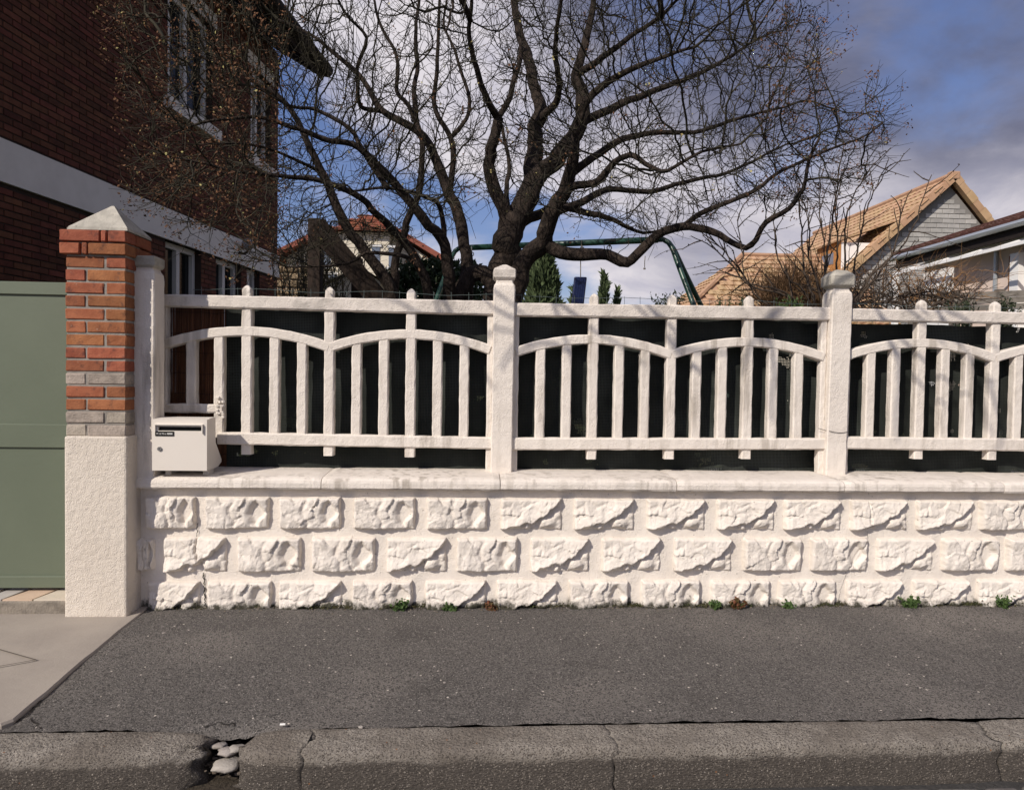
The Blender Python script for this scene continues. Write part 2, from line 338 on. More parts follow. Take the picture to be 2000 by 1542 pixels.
# gutter of granite setts just in front of the kerb
gut = empty('gutter', (0, KY-.3, -.14)); tag(gut, kind='structure')
x = -2.4; i = 0
while x < 3.4:
    w = rnd.uniform(.12, .18); y1 = KY-KW-.035-rnd.uniform(0, .012)
    obj('sett', *bbox(x, x+w-.014, y1-.13, y1, -.24, -.157+rnd.uniform(-.006, .004), .016, 2), SETT, gut, smooth=True); x += w
def pebble(c, r, seed, flat=.5, n=9):
    rg = np.random.default_rng(seed); th = np.arange(n)*2*math.pi/n; rr = r*(.75+.45*rg.random(n)); V = []; 
    for z, s in ((0, .85), (.45, 1.0), (.9, .78)):
        V += [(c[0]+s*rr[i]*math.cos(th[i]), c[1]+s*rr[i]*.8*math.sin(th[i]), c[2]+z*r*flat+rg.uniform(-.05, .05)*r) for i in range(n)]
    Fc = [(a*n+i, a*n+(i+1) % n, (a+1)*n+(i+1) % n, (a+1)*n+i) for a in range(2) for i in range(n)]+[tuple(range(2*n, 3*n)), tuple(range(n))[::-1]]
    return np.array(V), Fc
for i, (u, v, r, Z, lab) in enumerate([(443, 1487, .052, -.112, 'flat pale stone lying lowest in the gap of the broken kerb'), (445, 1458, .034, -.085, 'pale cracked stone piece just above the flat stone in the kerb gap'), (462, 1452, .030, -.078, 'pale stone piece against the right-hand kerb break'), (428, 1446, .030, -.085, 'small curved stone piece under the undercut asphalt at the kerb gap')]):
    c = PZ(u, v, Z+.02); obj('rubble_stone', *pebble((c[0], c[1], Z), r, i+3, .42, 13), PALE, smooth=True, label=lab, cat='stone', group='stones in the broken kerb gap')
mb = MB(); rgk = np.random.default_rng(9); g0 = PZ(437, 1462, -.1)
for i in range(260):
    mb.add(*pebble((g0[0]+rgk.normal(0, .05), g0[1]+rgk.normal(0, .05), -.135+abs(rgk.normal(0, .012))), rgk.uniform(.003, .011), i, .8, 6))
mb.build('kerb_gap_rubble', mat('earthy_rubble', (.16, .13, .10), (.07, .055, .04), 50), kind='stuff', label='earthy crumbs of rubble filling the gap in the broken kerb', cat='rubble')
# concrete drive apron with its diagonal edge
DZ = .006
da, db = PZ(259, 1206, DZ), PZ(-140, 1526, DZ)
pts = [(-5.5, .0), (da[0]+.0, .0), (da[0]+.004, da[1])]
for t in np.linspace(0, 1, 28)[1:]:
    p = da+(db-da)*t; j = (fbm(t*9, 0, 2)-.5)*.012; pts.append((p[0]+j, p[1]))
yk = float(kyb(-3))+.02; pts = [p for p in pts if p[1] > yk]; pts.append((pts[-1][0]-.02, yk)); pts.append((-5.5, yk))
n = len(pts); V = [(x, y, DZ+ (-.016*np.clip(-y/1.1, 0, 1))) for x, y in pts]
V += [(x+.006 if i > 1 else x, y-.004, z-.008) for i, (x, y, z) in enumerate(V)]; V += [(x+.004, y-.002, -.09) for x, y, z in V[:n]]
Fc = [tuple(range(n))[::-1]]+[(i, (i+1) % n, n+(i+1) % n, n+i) for i in range(n)]+[(n+i, n+(i+1) % n, 2*n+(i+1) % n, 2*n+i) for i in range(n)]
obj('driveway', V, Fc, CONC, kind='structure')
mb = MB()                                          # scored joint lines of the apron
for (u0, v0), (u1, v1) in (((-60, 1252), (70, 1289)), ((70, 1289), (-60, 1312))):
    a, b = PZ(u0, v0, DZ-.006), PZ(u1, v1, DZ-.006); d = (b-a)/np.linalg.norm(b-a); s = np.array([-d[1], d[0], 0])*.003
    z = np.array([0, 0, .0035]); mb.add([a-s+z, a+s+z, b+s+z, b-s+z], [(0, 1, 2, 3)])
dj = mb.build('scored_joint', mat('joint_grime', (.10, .085, .07)), kind='structure')
# grit and moss where the wall meets the pavement
mb = MB(); rg = np.random.default_rng(3)
for i in range(1500):
    x = rg.uniform(-1.7, 4.6); y = -abs(rg.normal(0, .028))+.01; r = rg.uniform(.0015, .006)
    mb.add(*pebble((x, y, float(pav_z(np.array(x), np.array(y)))-.001), r, i, .9, 5))
mb.build('grit_along_wall_foot', mat('grit', (.25, .21, .16), (.09, .075, .05), 60, rand=.0), kind='stuff', label='fine grit and soil gathered along the foot of the white wall', cat='grit')

def gcrack(pts, w):
    Q = []; P_ = [PZ(u, v, -.02) for u, v in pts]
    for a, b in zip(P_[:-1], P_[1:]):
        for t in np.arange(6)/6: Q.append(a+(b-a)*t+np.array([rnd.uniform(-.006, .006), rnd.uniform(-.006, .006), 0]))
    V = []; Fc = []
    for i, p in enumerate(Q):
        t = Q[min(i+1, len(Q)-1)]-Q[max(i-1, 0)]; nn_ = np.array([-t[1], t[0]])/np.linalg.norm(t[:2]); ww = w*rnd.uniform(.3, 1.2)
        for s_ in (-1, 1): x_, y_ = p[0]+nn_[0]*ww*s_, p[1]+nn_[1]*ww*s_; V.append((x_, y_, float(pav_z(np.array(x_), np.array(y_)))+.003))
        if i: Fc.append((2*i-2, 2*i-1, 2*i+1, 2*i))
    return V, Fc
ck = MB()
for pts, w in (([(72, 1352), (78, 1368), (60, 1388), (35, 1405), (22, 1412)], .0035), ([(60, 1400), (75, 1412), (80, 1421)], .0025), ([(395, 1411), (430, 1405), (470, 1407)], .002)): ck.add(*gcrack(pts, w))
ck.build('pavement_crack', CRACK, kind='structure')

# ------------------------------------------------------------------ garden wall: rock-faced blocks under a coping
XL, XR = -1.69, 5.2
wall = empty('garden_wall', (1.5, .18, 0), 'low white painted garden wall of rock-faced blocks under a smooth coping', 'wall')
nx, nz = 320, 34; xs = np.linspace(XL, XR, nx); zs = np.linspace(-.12, .622, nz); X, Z = np.meshgrid(xs, zs)
Yg = -(fbm(X*6, Z*6, 21)-.5)*.008
V = np.c_[X.ravel(), Yg.ravel(), Z.ravel()]; fc = grid_faces(nx, nz); m_ = len(V)
V = np.vstack([V, box(XL, XR, .012, .36, -.12, .618)[0]]); fc += [tuple(i+m_ for i in f) for f in BF]
obj('wall_core', V, fc, WALLP, wall, smooth=False)
def facets(x, y, seed, n=16, tilt=.02):
    rg = np.random.default_rng(seed); px = rg.random(n); py = rg.random(n)*.55; a = rg.normal(0, tilt, (n, 2)); c = rg.normal(0, .003, n)
    X, Y = x[..., None], y[..., None]*.55; wx = X+(fbm(x*6, y*4, seed)[..., None]-.5)*.12; d = (wx-px)**2+(Y-py)**2; k = d.argmin(-1)
    return c[k]+a[k, 0]*(x-px[k])+a[k, 1]*(y*.55-py[k])
def stone_h(x, y, kind, seed):
    if kind == 'A':
        yb = np.interp(x, [0, .12, .3, .42, .5, .62, .74, .86, .95, 1], [.0, .10, .20, .27, .27, .40, .58, .76, .9, .98])+(fbm(x*8, y*0, 31)-.5)*.20+(fbm(x*5, y*0, seed)-.5)*.10
        ab = .026+.020*np.exp(-np.maximum(y-yb, 0)/.33)
        bump_ = .026*np.exp(-(((x-.76)/.13)**2+((y-.23)/.17)**2)**2)+.022*np.exp(-(((x-.44)/.045)**2+((y-.11)/.10)**2)**2)+.014*np.exp(-(((x-.93)/.07)**2+((y-.45)/.12)**2))
        be = .006+bump_
        t = sst(0, .10, yb-y); h = ab*(1-t)+np.minimum(be, ab)*t
        for (cx_, cy_, rr, w, dep) in ((.05, .68, .09, .05, .006), (.18, .62, .02, .16, .006), (.45, .78, .13, .035, .005)):
            h = h-dep*np.exp(-(((x-cx_)/rr)**2+((y-cy_-(x-cx_)*.8)/w)**2))
    else:
        h = .034+.008*np.sin(x*4.5+.4)*np.cos(y*2.0)
        hol = sst(0, .16, (x-.60)-(.95-y)*.02-np.abs(y-.48)*.22)*sst(.0, .10, .93-x-.05*np.sin(y*9)); h = h-.034*hol*sst(.05, .2, y)*sst(.02, .25, .95-y+(x-.6)*.2)
        h = h-.010*np.exp(-(((x-.43-.04*np.sin(y*8))/.035)**2))*sst(.9, .2, np.abs(y-.35)) -.012*sst(.3, .0, y)*fbm(x*9, y*7, 17)
        h = h+.010*np.exp(-(((x-.84)/.05)**2+((y-.2)/.16)**2))
    h = h+facets(x, y, 5 if kind == 'A' else 8, 15, .045)*.45+facets(x, y, seed, 10, .045)*.3
    h = h+(fbm(x*8, y*4.5, seed+1)-.5)*.008+(fbm(x*34, y*18, seed+2, 3)-.5)*.0045
    return np.maximum(h*1.0, .003)
CRACKS = []
for pts, w, dep in (([(384, 1022), (383, 1045), (381, 1075), (392, 1105), (396, 1113)], .0018, .02), ([(394, 1116), (396, 1140), (398, 1165), (399, 1185)], .0035, .02), ([(1699, 958), (1698, 1030), (1697, 1052), (1660, 1110), (1645, 1150), (1638, 1180)], .0007, .009)):
    P_ = [PY(u, v, -.02) for u, v in pts]; Q = []
    for a, b in zip(P_[:-1], P_[1:]):
        for t in np.arange(8)/8: Q.append(((a+(b-a)*t)[0]+rnd.uniform(-.004, .004), (a+(b-a)*t)[2]))
    Q.append((P_[-1][0], P_[-1][2])); CRACKS.append((Q, w, dep))
def stone(x0, x1, z0, z1, kind, seed, crop=0.0):
    nu, nv = 72, 36; a = np.linspace(0, 1, nu); b = np.linspace(0, 1, nv); A, B = np.meshgrid(a, b)
    Bc = crop+(1-crop)*B; h = stone_h(A, Bc, kind, seed)
    e = np.minimum(np.minimum(A, 1-A)*(x1-x0), np.minimum(B, 1-B)*(z1-z0)); h = h*sst(0, .012, e)**.5-(e <= 0)*.012
    jx = (fbm(A*5, B*5, seed+7)-.5)*.012*sst(0, .03, e+.01); jz = (fbm(A*5+9, B*5, seed+8)-.5)*.010
    edge = (fbm(A*6, B*6+3, seed+5)-.5)*.010
    V = np.c_[(x0+A*(x1-x0)+jx+edge*(A*(1-A) < .02)).ravel(), (-h).ravel(), (z0+B*(z1-z0)+jz).ravel()]
    for Q, w, dep in CRACKS:
        q = np.array(Q)
        if q[:, 0].max() > x0 and q[:, 0].min() < x1:
            xi = np.interp(V[:, 2], q[::-1, 1], q[::-1, 0]); ins = (V[:, 2] < q[:, 1].max()) & (V[:, 2] > q[:, 1].min())
            V[:, 1] += np.where(ins, dep*np.exp(-((V[:, 0]-xi)/.0042)**2), 0)
    return V, grid_faces(nu, nv)
SW = .315
def wx(u, v): return PY(u, v, -.02)[0]
row1 = [(400, 'B'), (545, 'B'), (690, 'B'), (833, 'B'), (978, 'A'), (1121, 'A'), (1264, 'A'), (1401, 'A'), (1533, 'A'), (1663, 'A'), (1792, 'A'), (1916, 'B')]
row2 = [(318, 'A'), (463, 'B'), (608, 'B'), (754, 'A'), (891, 'B'), (1036, 'A'), (1176, 'A'), (1317, 'A'), (1453, 'B'), (1584, 'B'), (1714, 'A'), (1842, 'B'), (1968, 'B')]
row3 = [(405, 'B'), (543, 'A'), (687, 'B'), (830, 'A'), (970, 'A'), (1111, 'B'), (1253, 'B'), (1389, 'B'), (1521, 'B'), (1654, 'A'), (1784, 'A'), (1911, 'A')]
sd = 100; STONES = []
def put(x0, x1, z0, z1, k, crop=0):
    global sd
    sd += 1; STONES.append((x0, x1, z0, z1)); obj('stone', *stone(x0, x1, z0, z1, k, sd, crop), WALLP, wall, smooth=True)
for row, v, z0, z1, cr in ((row1, 1000, .402, .569, 0), (row2, 1080, .182, .361, 0), (row3, 1155, -.03, .137, .0)):
    xsr = [wx(u, v) for u, _ in row]
    for (u, k), x0 in zip(row, xsr): put(x0, x0+SW+rnd.uniform(-.006, .006), z0, z1, k, cr)
    x = xsr[-1]
    for q in range(3): x += .372; put(x, x+SW, z0, z1, rnd.choice('AB'), cr)
put(wx(284, 1000), wx(381, 1000), .402, .569, 'B'); put(wx(267, 1080), wx(299, 1080), .19, .355, 'B'); put(wx(288, 1155), wx(389, 1155), -.03, .137, 'A')
cx_ = [PY(u, 945, -.05)[0] for u in (262, 627, 977, 1322, 1650, 1962)]; cx_ += [cx_[-1]+.89, cx_[-1]+1.78]
csec = [(-.048, .613), (-.056, .622), (-.056, .645), (-.052, .658), (-.042, .667), (-.022, .673), (.0, .675), (.2, .684), (.40, .676), (.41, .613)]
for i in range(len(cx_)-1):
    a, b = cx_[i]+.002, cx_[i+1]-.002; n = int((b-a)/.03); P_ = [(x, 0, 0) for x in np.linspace(a, b, n)]
    V = []; k = len(csec)
    for j, (x, _, _) in enumerate(P_):
        e = .004*(j in (0, n-1)); nzv = (fbm(np.arange(k)*1.7+i*3, np.full(k, x*9), i, 3)-.5)*.006
        for q, (y, z) in enumerate(csec): V.append((x, y+(e if y < 0 else 0)+nzv[q]*(y < .1), z-(e if z > .65 else 0)+nzv[q]*.7))
    Fc = [(j*k+q, (j+1)*k+q, (j+1)*k+(q+1) % k, j*k+(q+1) % k) for j in range(n-1) for q in range(k)]+[tuple(range(k)), tuple(range((n-1)*k, n*k))[::-1]]
    o = obj('coping_stone', V, [f[::-1] for f in Fc], WHITE, wall, smooth=False)
def crack_strip(pl, w):
    """dark open gap where a crack crosses the flat joints"""
    mb = MB(); run = []
    def flush():
        if len(run) > 1:
            V = []; Fc = []
            for i, p in enumerate(run):
                ww = w*rnd.uniform(.5, 1.2); V += [(p[0]-ww, -.0065, p[1]), (p[0]+ww, -.0065, p[1])]
                if i: Fc.append((2*i-2, 2*i-1, 2*i+1, 2*i))
            mb.add(V, Fc)
        run.clear()
    for p in pl:
        if any(x0 < p[0] < x1 and z0 < p[1] < z1 for x0, x1, z0, z1 in STONES): flush()
        else: run.append(p)
    flush(); mb.build('crack', CRACK, wall)
for pl, w, _ in CRACKS: crack_strip(pl, w)

# ------------------------------------------------------------------ fence posts
FY = .13
def sqprof(cx0, cy0, prof, ch=.14):
    """stack of chamfered square rings (z, half width)"""
    V = []; k = 8
    for z, h in prof:
        c = h*ch; V += [(cx0+a, cy0+b, z) for a, b in ((-h+c, -h), (h-c, -h), (h, -h+c), (h, h-c), (h-c, h), (-h+c, h), (-h, h-c), (-h, -h+c))]
    n = len(prof); Fc = [(i*k+j, i*k+(j+1) % k, (i+1)*k+(j+1) % k, (i+1)*k+j) for i in range(n-1) for j in range(k)]+[tuple(range(k))[::-1], tuple(range((n-1)*k, n*k))]
    return np.array(V), Fc
def fpost(x, label, yc=FY+.0575, z0=.676, hw=.0575, top=0.0, worn=0, lean=0.0):
    p = empty('fence_post', (x, yc, z0), label, 'post', 'white concrete fence posts')
    T_ = 1.655+top; zs_ = np.linspace(z0-.005, T_, 22); V, Fc = sqprof(x, yc, [(z, hw+rnd.uniform(-.0012, .0012)) for z in zs_]+[(T_+.03, hw*.97), (T_+.045, hw*.80), (T_+.06, hw*.76)], .10)
    V[:, 0] += lean*(V[:, 2]-z0); obj('shaft', V, Fc, WHITE, p)
    z = T_+.0585
    if not worn: pr = [(z, hw*.78), (z+.014, hw*1.02), (z+.018, hw*1.04), (z+.055, hw*1.04), (z+.062, hw*.98), (z+.088, hw*.22), (z+.09, hw*.1)]
    elif worn == 1: pr = [(z, hw*.86), (z+.014, hw*1.14), (z+.02, hw*1.2), (z+.066, hw*1.2), (z+.082, hw*.98), (z+.098, hw*.62), (z+.104, hw*.3)]
    else: pr = [(z, hw*.85), (z+.012, hw*1.02), (z+.05, hw*1.03), (z+.056, hw*.9)]
    V, Fc = sqprof(x, yc, pr, .18 if worn == 1 else .08); V += R0.uniform(-.0015, .0015, V.shape); V[:, 0] += lean*(V[:, 2]-z0); obj('cap', V, Fc, CAPM if worn else RAILP, p)
    return p
PX = [-1.644, .154, 2.013, 3.87]
fpost(PX[0], 'shaded white concrete fence post tucked against the brick gate pillar', -.04+.056, .672, .056, .0, 2)
fpost(PX[1], 'white fence post with pointed cap, in front of the big tree trunk', lean=.004)
fpost(PX[2], 'white fence post with broad worn lichen-covered cap', worn=1, lean=.012)
fpost(PX[3], 'white fence post closing the panel before the pink house')

# ------------------------------------------------------------------ fence panels
RYF, BYF = .150, .165                              # front faces: rails, bars
PN = [dict(rt=((316, 574), (962, 587)), rb=((316, 598), (962, 615)), bt=((432, 844), (956, 854)), bb=((432, 868), (956, 877))),
      dict(rt=((1008, 591), (1615, 599.5)), rb=((1008, 617), (1620, 625.5)), bt=((1004, 855), (1611, 856)), bb=((1004, 879), (1611, 878))),
      dict(rt=((1670, 602), (2000, 609)), rb=((1670, 626), (2000, 632)), bt=((1660, 853), (2000, 857)), bb=((1660, 877), (2000, 881)))]
LAB = ['white concrete fence panel notched above the cream mailbox', 'white concrete fence panel between the pointed-cap post and the worn-cap post', 'white concrete fence panel beyond the worn-cap post, before the pink house']
BS = .1443
def line(pp, Y):
    a, b = PY(*pp[0], Y), PY(*pp[1], Y); k = (b[2]-a[2])/(b[0]-a[0]); return lambda x: a[2]+k*(x-a[0])
rg = np.random.default_rng(8)
for pi in range(3):
    x0, x1 = PX[pi]+.055, PX[pi+1]-.055
    if pi == 0: x0 = PY(318, 700, RYF)[0]-.02; xc = PX[1]-.928
    else: xc = (PX[pi]+PX[pi+1])/2
    L = {k: line(v, RYF) for k, v in PN[pi].items()}
    p = empty('concrete_fence', (xc, RYF+.03, L['bb'](xc)), LAB[pi], 'fence', 'white concrete fence panels')
    def rail(name, a, b, lo_, hi, yf, yb, m):
        X_ = np.linspace(a, b, max(4, int((b-a)/.04))); V = []; k = 8
        for x in X_:
            zl, zh = lo_(x), hi(x); s = chsec(zl, zh, yf, yb, .007)
            V += [(x, b_+rg.uniform(-.0012, .0012), a_+rg.uniform(-.0014, .0014)) for a_, b_ in s]
        n = len(X_); Fc = [(i*k+j, i*k+(j+1) % k, (i+1)*k+(j+1) % k, (i+1)*k+j) for i in range(n-1) for j in range(k)]+[tuple(range(k))[::-1], tuple(range((n-1)*k, n*k))]
        return obj(name, V, Fc, m, p)
    rail('top_rail', x0-.01, x1+.012, L['rb'], L['rt'], RYF, RYF+.062, RAILP)
    bx0 = PY(424, 856, RYF)[0] if pi == 0 else x0-.01
    rail('bottom_rail', bx0, x1+.012, L['bb'], L['bt'], RYF, RYF+.06, WHITE)
    def vbar(name, x, z0, z1, w=.052, yf=BYF, d=.05, point=0.0):
        zs_ = np.linspace(z0, z1, max(3, int((z1-z0)/.035))); V = []; k = 8
        for z in zs_:
            s = chsec(x-w/2, x+w/2, yf, yf+d, .006); V += [(a_+rg.uniform(-.0014, .0014), b_+rg.uniform(-.001, .001), z) for a_, b_ in s]
        n = len(zs_)
        if point:
            for z, sc_ in ((z1+point*.35, .92), (z1+point*.8, .5), (z1+point, .15)):
                s = chsec(x-w/2*sc_, x+w/2*sc_, yf+d/2*(1-sc_), yf+d-d/2*(1-sc_), .005*sc_); V += [(a_, b_, z) for a_, b_ in s]; n += 1
        Fc = [(i*k+j, i*k+(j+1) % k, (i+1)*k+(j+1) % k, (i+1)*k+j) for i in range(n-1) for j in range(k)]+[tuple(range(k))[::-1], tuple(range((n-1)*k, n*k))]
        return obj(name, V, Fc, WHITE, p)
    half = (x1-x0)/2 if pi else .928-.055
    xs0, xs1 = x0+.012, x1-.010
    # arches: z of the springing and crown taken from the picture
    mid = xc
    zcrown = {0: PY(480, 637, BYF)[2], 1: PY(1160, 653, BYF)[2], 2: PY(1806, 661, BYF)[2]}[pi]
    zspr = zcrown-.078
    def arch_z(xa, xb, x): t = (x-(xa+xb)/2)/((xb-xa)/2); return zspr+(zcrown-zspr)*(1-t*t)
    def top_of(x): return arch_z(xs0, mid, x) if x < mid else arch_z(mid, xs1, x)
    for xa, xb in ((xs0, mid), (mid, xs1)):
        X_ = np.linspace(xa+.004, xb-.004, 26); P_ = [(x, BYF-.004, arch_z(xa, xb, x)-.026) for x in X_]
        obj('arch', *loft(P_, chsec(-.026, .026, 0, .058, .006), rg, .0012), WHITE, p)
    sag = L['rt'](mid)-L['rt'](xs0)
    for k in range(-5, 6):
        x = mid+k*BS; zb = L['bt'](x)-.03; zt = top_of(x)-.03
        if pi == 0 and k == -5: zb = PY(376, 797, BYF)[2]
        if k % 3 == 0:
            b_ = vbar('main_bar', x, L['bb'](x)-.052, L['rt'](x)-.002, .054, BYF-.002, .052, 0)
            V, Fc = vbar.__defaults__ and None or None, None
            vbar('finial', x, L['rt'](x)-.004, L['rt'](x)+.030, .046, RYF+.008, .046, .028)
        else: vbar('baluster', x, zb, zt)
    zlo = L['bb'](xs0)-.02
    vbar('end_stile', xs0+.004, PY(324, 797, BYF)[2] if pi == 0 else .676, L['rb'](xs0)+.02, .034, BYF+.001, .05)
    vbar('end_stile', xs1-.002, .676, L['rb'](xs1)+.02, .034, BYF+.001, .05)
    if pi == 0:
        a, b = PY(322, 790, BYF), PY(434, 806, BYF)
        obj('notch_ledge', *loft([(x, BYF-.006, (a[2]+b[2])/2+.002) for x in np.linspace(a[0], b[0], 8)], chsec(-.024, .024, 0, .06, .007), rg, .002), WHITE, p)
        mb = MB()                                  # crumbled patch at the notch corner
        for q in range(14):
            c = PY(rnd.uniform(424, 436), rnd.uniform(776, 818), BYF-.004); mb.add(*pebble((c[0], c[1]-.004, c[2]), rnd.uniform(.006, .014), q, 1.2, 6))
        mb.build('crumbled_corner', WHITE, p)

# ------------------------------------------------------------------ netting, reed screen, wire behind the fence
def netting(xa, xb, za, zb, Y, seed, label):
    nu, nv = 90, 40; A, B = np.meshgrid(np.linspace(0, 1, nu), np.linspace(0, 1, nv)); X = xa+A*(xb-xa); Z = za+B*(zb-za)
    Yv = Y+.03*(fbm(X*3.2, Z*1.1, seed)-.5)*2+.016*(fbm(X*11, Z*2.2, seed+4)-.5)*2
    Z = Z+(fbm(X*3, Z*0, seed+2)-.5)*.03*(B > .9)
    return obj('shade_netting', np.c_[X.ravel(), Yv.ravel(), Z.ravel()], grid_faces(nu, nv), NETM, smooth=True, label=label, cat='netting', group='black shade netting behind the fence')
def net_holes(m):
    global nt
    nt = m.node_tree; b = [n for n in nt.nodes if n.type == 'BSDF_PRINCIPLED'][0]
    pos = [n for n in nt.nodes if n.type == 'NEW_GEOMETRY'][0].outputs['Position']
    sp = N('ShaderNodeSeparateXYZ'); LK(pos, sp.inputs[0]); p = .0085
    fx = mth('ABSOLUTE', mth('SUBTRACT', mth('FRACT', mth('DIVIDE', sp.outputs[0], p)), .5)); fz = mth('ABSOLUTE', mth('SUBTRACT', mth('FRACT', mth('DIVIDE', sp.outputs[2], p)), .5))
    d = mth('MAXIMUM', fx, fz); hole = mth('LESS_THAN', d, .24)
    patch = ramp(noise(pos, 4.5, 4, .65, (2, 3, 1)), .60, .68)
    h = mth('MULTIPLY', hole, mth('GREATER_THAN', patch, .5)); LK(mth('SUBTRACT', 1.0, h), b.inputs['Alpha'])
    w = mth('GREATER_THAN', d, .34); src = b.inputs['Base Color'].links[0].from_socket
    sheen = ramp(noise(pos, 3.0, 3, .5, (9, 3, 1)), .45, .75)
    LK(mixc(mth('MULTIPLY', w, mth('MULTIPLY_ADD', sheen, .8, .2)), src, (.062, .070, .064)), b.inputs['Base Color'])
net_holes(NETM)
a = PY(441, 700, .27)[0]; tz = PY(640, 612, .27)[2]
netting(a, PX[1]-.02, .665, 1.56, .272, 3, 'black shade netting behind the fence panel above the mailbox wall end')
netting(PX[1]-.01, PX[2]-.03, .665, 1.55, .276, 13, 'black shade netting behind the fence panel with both capped posts')
netting(PX[2]-.02, 4.4, .665, 1.53, .272, 23, 'black shade netting behind the fence panel before the pink house')
rs = empty('reed_screen', (-1.45, .30, .67), 'brown reed screening behind the fence above the mailbox', 'screen')
mb = MB(); x = -1.80
while x < a+.05:
    zt = 1.575+rnd.uniform(-.02, .02); dx = rnd.uniform(-.012, .012)
    mb.add(*tube([(x, .295+rnd.uniform(-.006, .006), .66), (x+dx*.5, .297, 1.1), (x+dx, .295+rnd.uniform(-.006, .006), zt)], rnd.uniform(.0018, .0035), 5)); x += rnd.uniform(.0045, .009)
x = -1.80
while x < a+.05:
    mb.add(*tube([(x, .306, .66), (x+rnd.uniform(-.01, .01), .307, 1.57+rnd.uniform(-.02, .02))], rnd.uniform(.003, .005), 5)); x += rnd.uniform(.004, .007)
mb.build('reed', REED, rs, kind='stuff')
mb = MB()
for z in np.arange(.75, 1.56, .11): mb.add(*tube([(x_, .288+rnd.uniform(-.002, .002), z+rnd.uniform(-.006, .006)) for x_ in np.linspace(-1.8, a+.05, 14)], .0012, 4))
mb.build('binding_wire', CRACK, rs)
wf = empty('wire_fence', (.5, .33, .67), 'thin green garden wire mesh just above the white rails', 'fence')
mb = MB()
for z, Y in ((1.655, .33), (1.615, .33)):
    X_ = np.arange(-1.55, 4.3, .07); mb.add(*tube([(x_, Y+rnd.uniform(-.003, .003), z+.006*math.sin(x_*9)+rnd.uniform(-.002, .002)-.012*max(0, x_)*.3) for x_ in X_], .0013, 4))
mb.build('strand', WIREM, wf)
mb = MB()
for x_ in np.arange(-1.5, 4.3, .098): mb.add(*tube([(x_, .331, .7), (x_+rnd.uniform(-.004, .004), .331, 1.3), (x_+rnd.uniform(-.008, .008), .331, 1.668-.004*max(0, x_))], .0012, 4))
mb.build('upright_wire', WIREM, wf)
tw = PY(1610, 838, RYF-.004); tw2 = PY(1655, 843, FY-.004)
obj('loose_wire', *tube(spline([PY(1598, 836, .148), PY(1612, 840, .146), PY(1622, 842, .126), PY(1640, 845, .126), PY(1656, 843, .126)], .01), .0015, 4), CRACK, label='thin loose wire tied round the worn-cap fence post', cat='wire')

# ------------------------------------------------------------------ mailbox
my = -.065; A_, B_ = PY(297, 818, my), PY(404, 919, my); mx0, mx1, mz0, mz1 = A_[0], B_[0], B_[2], A_[2]
mbx = empty('mailbox', ((mx0+mx1)/2, my+.12, mz0), 'cream metal mailbox with slot and round lock on the wall coping', 'mailbox')
prof = [(my+.012, mz0), (my+.012, mz1-.002), (my+.05, mz1+.004), (my+.115, mz1+.006), (my+.12, mz0+.13), (my+.20, mz0+.035), (my+.20, mz0+.02), (my+.15, mz0)]
n = len(prof); V = [(mx0+.002, y, z) for y, z in prof]+[(mx1-.002, y, z) for y, z in prof]
obj('casing', V, [tuple(range(n))[::-1], tuple(range(n, 2*n))]+[(i, (i+1) % n, n+(i+1) % n, n+i) for i in range(n)], BOXM, mbx)
H = mz1-mz0; Wd = mx1-mx0
sz0, sz1, sx0, sx1 = mz1-H*.225, mz1-H*.145, mx0+Wd*.11, mx0+Wd*.90
mb = MB()
for b_ in ((mx0, mx1, my, my+.011, mz0, sz0), (mx0, mx1, my, my+.011, sz1, mz1), (mx0, sx0, my, my+.011, sz0, sz1), (sx1, mx1, my, my+.011, sz0, sz1)): mb.add(*box(*b_))
dr = mb.build('door', BOXM, mbx)
obj('slot', *box(sx0-.002, sx1+.002, my+.0112, my+.0118, sz0-.002, sz1+.002), DARK, mbx)
mb = MB(); mb.add(*bbox(mx0+Wd*.06, mx0+Wd*.935, my-.012, my+.001, sz1+.008, sz1+.014, .001)); mb.add(*bbox(mx0+Wd*.06, mx0+Wd*.075, my-.010, my+.001, sz0-.004, sz1+.008, .001)); mb.add(*bbox(mx0+Wd*.915, mx0+Wd*.935, my-.012, my+.001, sz0-.012, sz1+.008, .001))
mb.build('slot_hood', BOXM, mbx)
npz0, npz1 = sz0-.026, sz0-.003
pl = obj('name_plate', *box(mx0+Wd*.06, mx0+Wd*.40, my-.003, my-.0002, npz0, npz1), BLACKP, mbx)
tcu = bpy.data.curves.new('txt', 'FONT'); tcu.body = 'M. & Mme'; tcu.size = .0115; to = bpy.data.objects.new('txt', tcu); COL.objects.link(to)
bpy.context.view_layer.update(); me = bpy.data.meshes.new_from_object(to.evaluated_get(bpy.context.evaluated_depsgraph_get())); bpy.data.objects.remove(to)
tv = np.array([v.co[:] for v in me.vertices]); tf = [list(q.vertices) for q in me.polygons]
TX = mx0+Wd*.085
V = np.c_[TX+tv[:, 0], np.full(len(tv), my-.0036), npz0+.008+tv[:, 1]]; mb = MB(); mb.add(V, tf); xe = V[:, 0].max()+.004
for q in range(7):                                 # the surname is too small to read: a row of short strokes
    mb.add([(xe, my-.0036, npz0+.008), (xe+.0025, my-.0036, npz0+.008), (xe+.0025, my-.0036, npz0+.0155), (xe, my-.0036, npz0+.0155)], [(0, 1, 2, 3)]); xe += .0037
mb.build('lettering', WPRINT, pl)
lc = PY(312, 876, my); th = np.arange(20)*2*math.pi/20
V = [(lc[0]+.011*math.cos(t), my-.0005, lc[2]+.011*math.sin(t)) for t in th]+[(lc[0]+.0105*math.cos(t), my-.006, lc[2]+.0105*math.sin(t)) for t in th]
